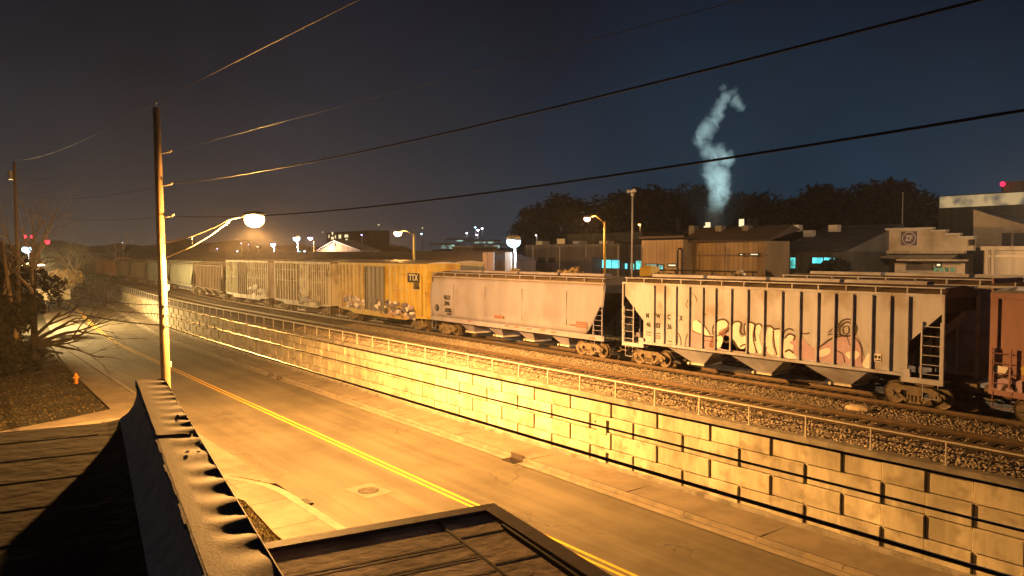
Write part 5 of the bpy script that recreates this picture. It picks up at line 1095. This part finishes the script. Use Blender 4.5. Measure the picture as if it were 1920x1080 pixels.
def plain_tree(label, px, Z, ztop, seed, m, grp=None, dp=6, br=.18, spread=.75):
    a = atd(px, 470, Z); base_ = Vector((a.x, a.y, -3.6)); H = ztop + 3.6
    bare_tree(label, base_, [((0, 0, H * f), (random.gauss(0, .5), random.gauss(0, .5), 1.0), H * .26, br) for f in (.28, .34, .4, .46, .5)], [(0, 0, 0), (.1, 0, H * .25), (0, .1, H * .52)], [.34, .28, .16], m, dp, spread, Vector((0, 0, .6)), grp, seed)
random.seed(2)
GB = 'bare trees at the left edge'
plain_tree('dark bare tree rising from the bush at the left edge', 8, 62, 6.5, 27, M['bark'], GB)
plain_tree('large hazy bare tree behind the far utility pole', 60, 78, 12.2, 21, M['twig'], GB)
plain_tree('hazy bare tree left of the far utility pole', -5, 74, 11.0, 22, M['twig'], GB)
plain_tree('smaller bare tree right of the traffic signals', 140, 150, 8.5, 23, M['twig'], GB)
plain_tree('bare tree beyond the train left of the lamp pole', 225, 190, 10.5, 24, M['twig'], GB)
def bush(label, px, py, Z, r, m, seed, wide=1.6, grp='bushes along the left roadside'):
    random.seed(seed); p = atd(px, py, Z); base_ = Vector((p.x, p.y, p.z)); bl = [(random.gauss(0, r * wide * .5), random.gauss(0, r * .5), random.uniform(.3, 1.2) * r, r * random.uniform(.35, .6)) for _ in range(9)]
    V, F = clump_mesh('foliage', 2600, m, bl, .16 * r ** .5); t = thing('bush', label, 'bush', base_, 0, grp); np_mesh('foliage', V, F, m, t)
    b = MB()
    for k in range(5): b.tube([(random.gauss(0, .1), random.gauss(0, .1), -.3), (random.gauss(0, r * .5), random.gauss(0, r * .3), r * .8)], [.05, .02], 5)
    b.build('stem', M['bark'], t)
bush('large dark bush mass at the left edge above the lawn', -5, 640, 60, 2.4, M['darkleaf'], 31)
bush('dark bush beside the trunk of the leaning bare tree', 20, 690, 58, 1.5, M['darkleaf'], 32)
bush('dark bush under the traffic signals', 50, 560, 88, 3.2, M['farfol'], 33, 2.2)
bush('upright orange lit bush beyond the bare tree', 125, 545, 118, 2.0, M['hedge'], 34, .6)
bush('low green bush behind the leaning bare tree', 70, 585, 90, 1.6, M['farfol'], 35, 2.4)
bush('dark bush right of the orange lit bush', 165, 556, 125, 2.0, M['farfol'], 36, 2)
for k, (px, py, Z) in enumerate(((1560, 503, 68), (1250, 515, 50), (1375, 518, 50), (1150, 512, 52), (1060, 512, 50), (980, 510, 52))):
    if k not in (3,): bush(['dark shrub in front of the right teal window', 'bare scrub beside the yellow machine', 'tall dry weeds in front of the tan building', 'scrub behind the gap between the hoppers', 'scrub behind the smooth hopper roof, right one', 'scrub behind the smooth hopper roof, left one'][k], px, py + (14 if k == 0 else 30), Z, 1.0 if k == 0 else .8, M['twig'] if k else M['farfol'], 40 + k, 2.0, 'scrub behind the train')
# orange lit low wall behind the lawn, signals and street light at the far junction
a = atd(50, 548, 105); c = atd(130, 546, 118); t = thing('low_wall', 'low orange lit wall beyond the bare tree', 'wall', a)
dvec = c - a; MB().prism([(0, 0, -1.2), tuple(dvec + Vector((0, 0, -1.2))), tuple(dvec + Vector((0, 0, .3))), (0, 0, .3)], (.3, .1, 0)).build('wall_face', M['cream'], t); MB().prism([(0, 0, .3), tuple(dvec + Vector((0, 0, .3))), tuple(dvec + Vector((0, 0, .42))), (0, 0, .42)], (.36, .12, 0)).build('wall_cap', M['coping'], t)
lamp_light('junction_lamp_light', atd(90, 500, 112), SODC, 2500, .3)
for k, (px, py, lb) in enumerate(((47, 446, 'left one of three red traffic signals at the far junction'), (60, 446, 'middle one of three red traffic signals at the far junction'), (89, 456, 'right one of three red traffic signals, larger red head'))):
    p = atd(px, py, 140); t = thing('traffic_signal', lb, 'traffic light', p, math.atan2(-p.y, -p.x) + PI / 2, 'red traffic signals')
    MB().box(-.24, .24, -.0, .25, -.75, .55).build('housing', M['black'], t); MB().cyl((0, -.04, .22), (0, 1, 0), .30 if k < 2 else .42, .08, 16).build('red_lens', E_RED, t); MB().tube([(0, .12, .45), (0, .12, 1.2)], .05, 6).build('hanger', M['dark'], t)
p = atd(50, 468, 135); t = thing('street_lamp', 'dazzling bluish white lamp below the red signals at far left', 'street lamp', (p.x, p.y, -3))
MB().tube([(0, .3, 0), (0, .3, p.z + 3)], [.14, .09], 8).build('pole', M['galv'], t); MB().ball((0, 0, p.z + 3), .75, 1.1, 1, .8).build('lens', E_BLUE, t, smooth=True); MB().ball((0, .1, p.z + 3.5), .6, 1.2, 1, .4).build('housing', M['lampshell'], t, smooth=True)
lamp_light('junction_white_light', p + Vector((0, 0, -.6)), (.8, .85, 1), 400, .3)
# a street lamp lights the far stretch of road and wall (its head is hidden by the bare trees)
p = Vector((-112, 12, 4.2)); lamp_light('far_road_light', p, (1, .66, .25), 50000, .3)
t = thing('street_lamp', 'far street lamp over the road seen through the bare branches', 'street lamp', (-112, 9.5, -3.4))
MB().tube([(0, 0, 0), (0, 0, 8)], [.14, .09], 8).build('pole', M['galv'], t); MB().tube([(0, 0, 7.7), (0, 1.4, 8.2), (0, 2.5, 8.1)], .04, 6).build('arm', M['galv'], t); MB().ball((0, 2.5, 8.0), .25, .8, 1.5, .5).build('housing', M['lampshell'], t)

# ================================================================== STEAM PLUME
random.seed(9); PLN = 148
path = [(1338, 408, 17), (1341, 392, 19), (1345, 374, 21), (1350, 356, 21), (1346, 338, 24), (1336, 322, 23), (1352, 328, 18), (1366, 298, 15), (1348, 292, 20), (1328, 284, 18), (1314, 264, 15), (1322, 248, 18), (1334, 232, 15), (1345, 214, 15), (1352, 196, 13), (1362, 182, 13), (1380, 190, 12), (1388, 200, 9), (1378, 175, 11), (1356, 164, 9)]
vm = bpy.data.materials.new('steam'); vm.use_nodes = True; N = vm.node_tree.nodes; Lk = vm.node_tree.links; N.remove(N['Principled BSDF'])
pv = N.new('ShaderNodeVolumePrincipled'); pv.inputs['Color'].default_value = (.88, .92, .92, 1); tcx = N.new('ShaderNodeTexCoord'); ln = N.new('ShaderNodeVectorMath'); ln.operation = 'LENGTH'; Lk.new(tcx.outputs['Object'], ln.inputs[0])
gm = N.new('ShaderNodeNewGeometry'); nz = N.new('ShaderNodeTexNoise'); nz.inputs['Scale'].default_value = .42; nz.inputs['Detail'].default_value = 6; nz.inputs['Roughness'].default_value = .62; nz.inputs['Distortion'].default_value = .8
Lk.new(gm.outputs['Position'], nz.inputs['Vector']); a1_ = N.new('ShaderNodeMath'); a1_.operation = 'MULTIPLY_ADD'; a1_.inputs[1].default_value = -1.5; Lk.new(ln.outputs['Value'], a1_.inputs[0])
a2_ = N.new('ShaderNodeMath'); a2_.operation = 'MULTIPLY'; a2_.inputs[1].default_value = 2.6; Lk.new(nz.outputs['Fac'], a2_.inputs[0]); Lk.new(a2_.outputs[0], a1_.inputs[2])
rp = N.new('ShaderNodeMapRange'); rp.inputs[1].default_value = .25; rp.inputs[2].default_value = 1.1; rp.inputs[3].default_value = 0; rp.inputs[4].default_value = .30; Lk.new(a1_.outputs[0], rp.inputs[0])
sp = N.new('ShaderNodeSeparateXYZ'); Lk.new(gm.outputs['Position'], sp.inputs[0]); mh_ = N.new('ShaderNodeMapRange'); mh_.inputs[1].default_value = 14; mh_.inputs[2].default_value = 40; mh_.inputs[3].default_value = .55; mh_.inputs[4].default_value = .95; Lk.new(sp.outputs['Z'], mh_.inputs[0])
mu = N.new('ShaderNodeMath'); mu.operation = 'MULTIPLY'; Lk.new(rp.outputs[0], mu.inputs[0]); Lk.new(mh_.outputs[0], mu.inputs[1]); Lk.new(mu.outputs[0], pv.inputs['Density']); Lk.new(pv.outputs[0], N['Material Output'].inputs['Volume'])
c0 = atn(1340, 410, PLN); pu = thing('steam_plume', 'pale teal steam plume twisting up from the plant roof', 'steam', c0); pu['kind'] = 'stuff'; pf = None
for px, py, r_ in path:
    c = atn(px, py, PLN); s_ = (c - CC).dot(CF) / FPX * r_ * 1.45
    if pf is None: pf = MB().ball((0, 0, 0), 1, 1, 1, 1, 12).build('steam_puff', vm, pu); o_ = pf
    else: o_ = pf.copy(); COL.objects.link(o_); o_.parent = pu
    o_.location = c - c0; o_.scale = (s_, s_, s_ * 1.15)
q = atn(1338, 470, 122); ld = bpy.data.lights.new('plume_fill_light', 'SPOT'); ld.energy = 230000; ld.color = (.55, .85, .88); ld.spot_size = math.radians(46); ld.spot_blend = .6; ld.shadow_soft_size = .5  # unseen spot added in front of the plant to light the plume evenly
sp_ = bpy.data.objects.new('plume_fill_light', ld); COL.objects.link(sp_); sp_.location = q; sp_.rotation_euler = (atn(1345, 270, 148) - q).to_track_quat('-Z', 'Y').to_euler()

# ================================================================== SKY
wd = bpy.data.worlds.new('World'); S.world = wd; wd.use_nodes = True; N = wd.node_tree.nodes; Lk = wd.node_tree.links; bg = N['Background']
tc = N.new('ShaderNodeTexCoord'); sp = N.new('ShaderNodeSeparateXYZ'); Lk.new(tc.outputs['Generated'], sp.inputs[0])
el_r = N.new('ShaderNodeValToRGB'); Lk.new(sp.outputs['Z'], el_r.inputs[0]); cr = el_r.color_ramp
def ramp(cr, items):
    cr.elements.remove(cr.elements[1])
    for i, (p_, c_) in enumerate(items):
        e = cr.elements[0] if i == 0 else cr.elements.new(p_)
        e.position = p_; e.color = (*c_, 1)
ramp(cr, [(0, (.056, .047, .043)), (.05, (.043, .039, .040)), (.12, (.024, .026, .033)), (.21, (.0115, .0145, .0220)), (.34, (.0050, .0072, .0140)), (1, (.004, .005, .009))])
el_b = N.new('ShaderNodeValToRGB'); Lk.new(sp.outputs['Z'], el_b.inputs[0])
ramp(el_b.color_ramp, [(0, (.009, .034, .060)), (.06, (.007, .031, .058)), (.15, (.005, .022, .044)), (.26, (.0028, .012, .027)), (.36, (.002, .006, .015)), (1, (.004, .006, .010))])
vd = N.new('ShaderNodeVectorMath'); vd.operation = 'DOT_PRODUCT'; Lk.new(tc.outputs['Generated'], vd.inputs[0]); vd.inputs[1].default_value = (CR.x, CR.y, 0)
mr = N.new('ShaderNodeMapRange'); mr.interpolation_type = 'SMOOTHSTEP'; mr.inputs[1].default_value = -.30; mr.inputs[2].default_value = .24; Lk.new(vd.outputs['Value'], mr.inputs[0])
mx = N.new('ShaderNodeMix'); mx.data_type = 'RGBA'; Lk.new(mr.outputs[0], mx.inputs[0]); Lk.new(el_r.outputs[0], mx.inputs[6]); Lk.new(el_b.outputs[0], mx.inputs[7])
nz = N.new('ShaderNodeTexNoise'); nz.inputs['Scale'].default_value = 3.5; nz.inputs['Detail'].default_value = 4; Lk.new(tc.outputs['Generated'], nz.inputs['Vector'])
m2 = N.new('ShaderNodeMapRange'); m2.inputs[1].default_value = .3; m2.inputs[2].default_value = .7; m2.inputs[3].default_value = .68; m2.inputs[4].default_value = 1.25; Lk.new(nz.outputs['Fac'], m2.inputs[0])
Lk.new(mx.outputs[2], bg.inputs['Color']); Lk.new(m2.outputs[0], bg.inputs['Strength'])

HAZE = .00026
hb = MB().box(-700, 300, -300, 800, -6, 62).build('haze', None); hm = bpy.data.materials.new('haze'); hm.use_nodes = True; N = hm.node_tree.nodes; N.remove(N['Principled BSDF'])
pv = N.new('ShaderNodeVolumePrincipled'); pv.inputs['Density'].default_value = HAZE; pv.inputs['Color'].default_value = (.9, .9, .92, 1); pv.inputs['Anisotropy'].default_value = .3; hm.node_tree.links.new(pv.outputs[0], N['Material Output'].inputs['Volume']); hb.data.materials.append(hm); hb['kind'] = 'stuff'
# ================================================================== CAMERA, RENDER
cam = bpy.data.cameras.new('Camera'); cam.sensor_width = 36; cam.lens = FPX / 1920 * 36; cam.clip_end = 4000; cam.clip_start = .05
co = bpy.data.objects.new('Camera', cam); COL.objects.link(co)
co.matrix_world = Matrix(((CR.x, CU.x, -CF.x, CC.x), (CR.y, CU.y, -CF.y, CC.y), (CR.z, CU.z, -CF.z, CC.z), (0, 0, 0, 1)))
S.camera = co
S.view_settings.view_transform = 'Standard'; S.view_settings.look = 'None'; S.view_settings.exposure = 0; S.view_settings.gamma = 1
S.render.engine = 'CYCLES'; S.cycles.use_denoising = True; S.cycles.max_bounces = 5; S.cycles.volume_bounces = 1; S.cycles.sample_clamp_indirect = 4; S.cycles.volume_step_rate = 2; S.cycles.use_light_tree = True
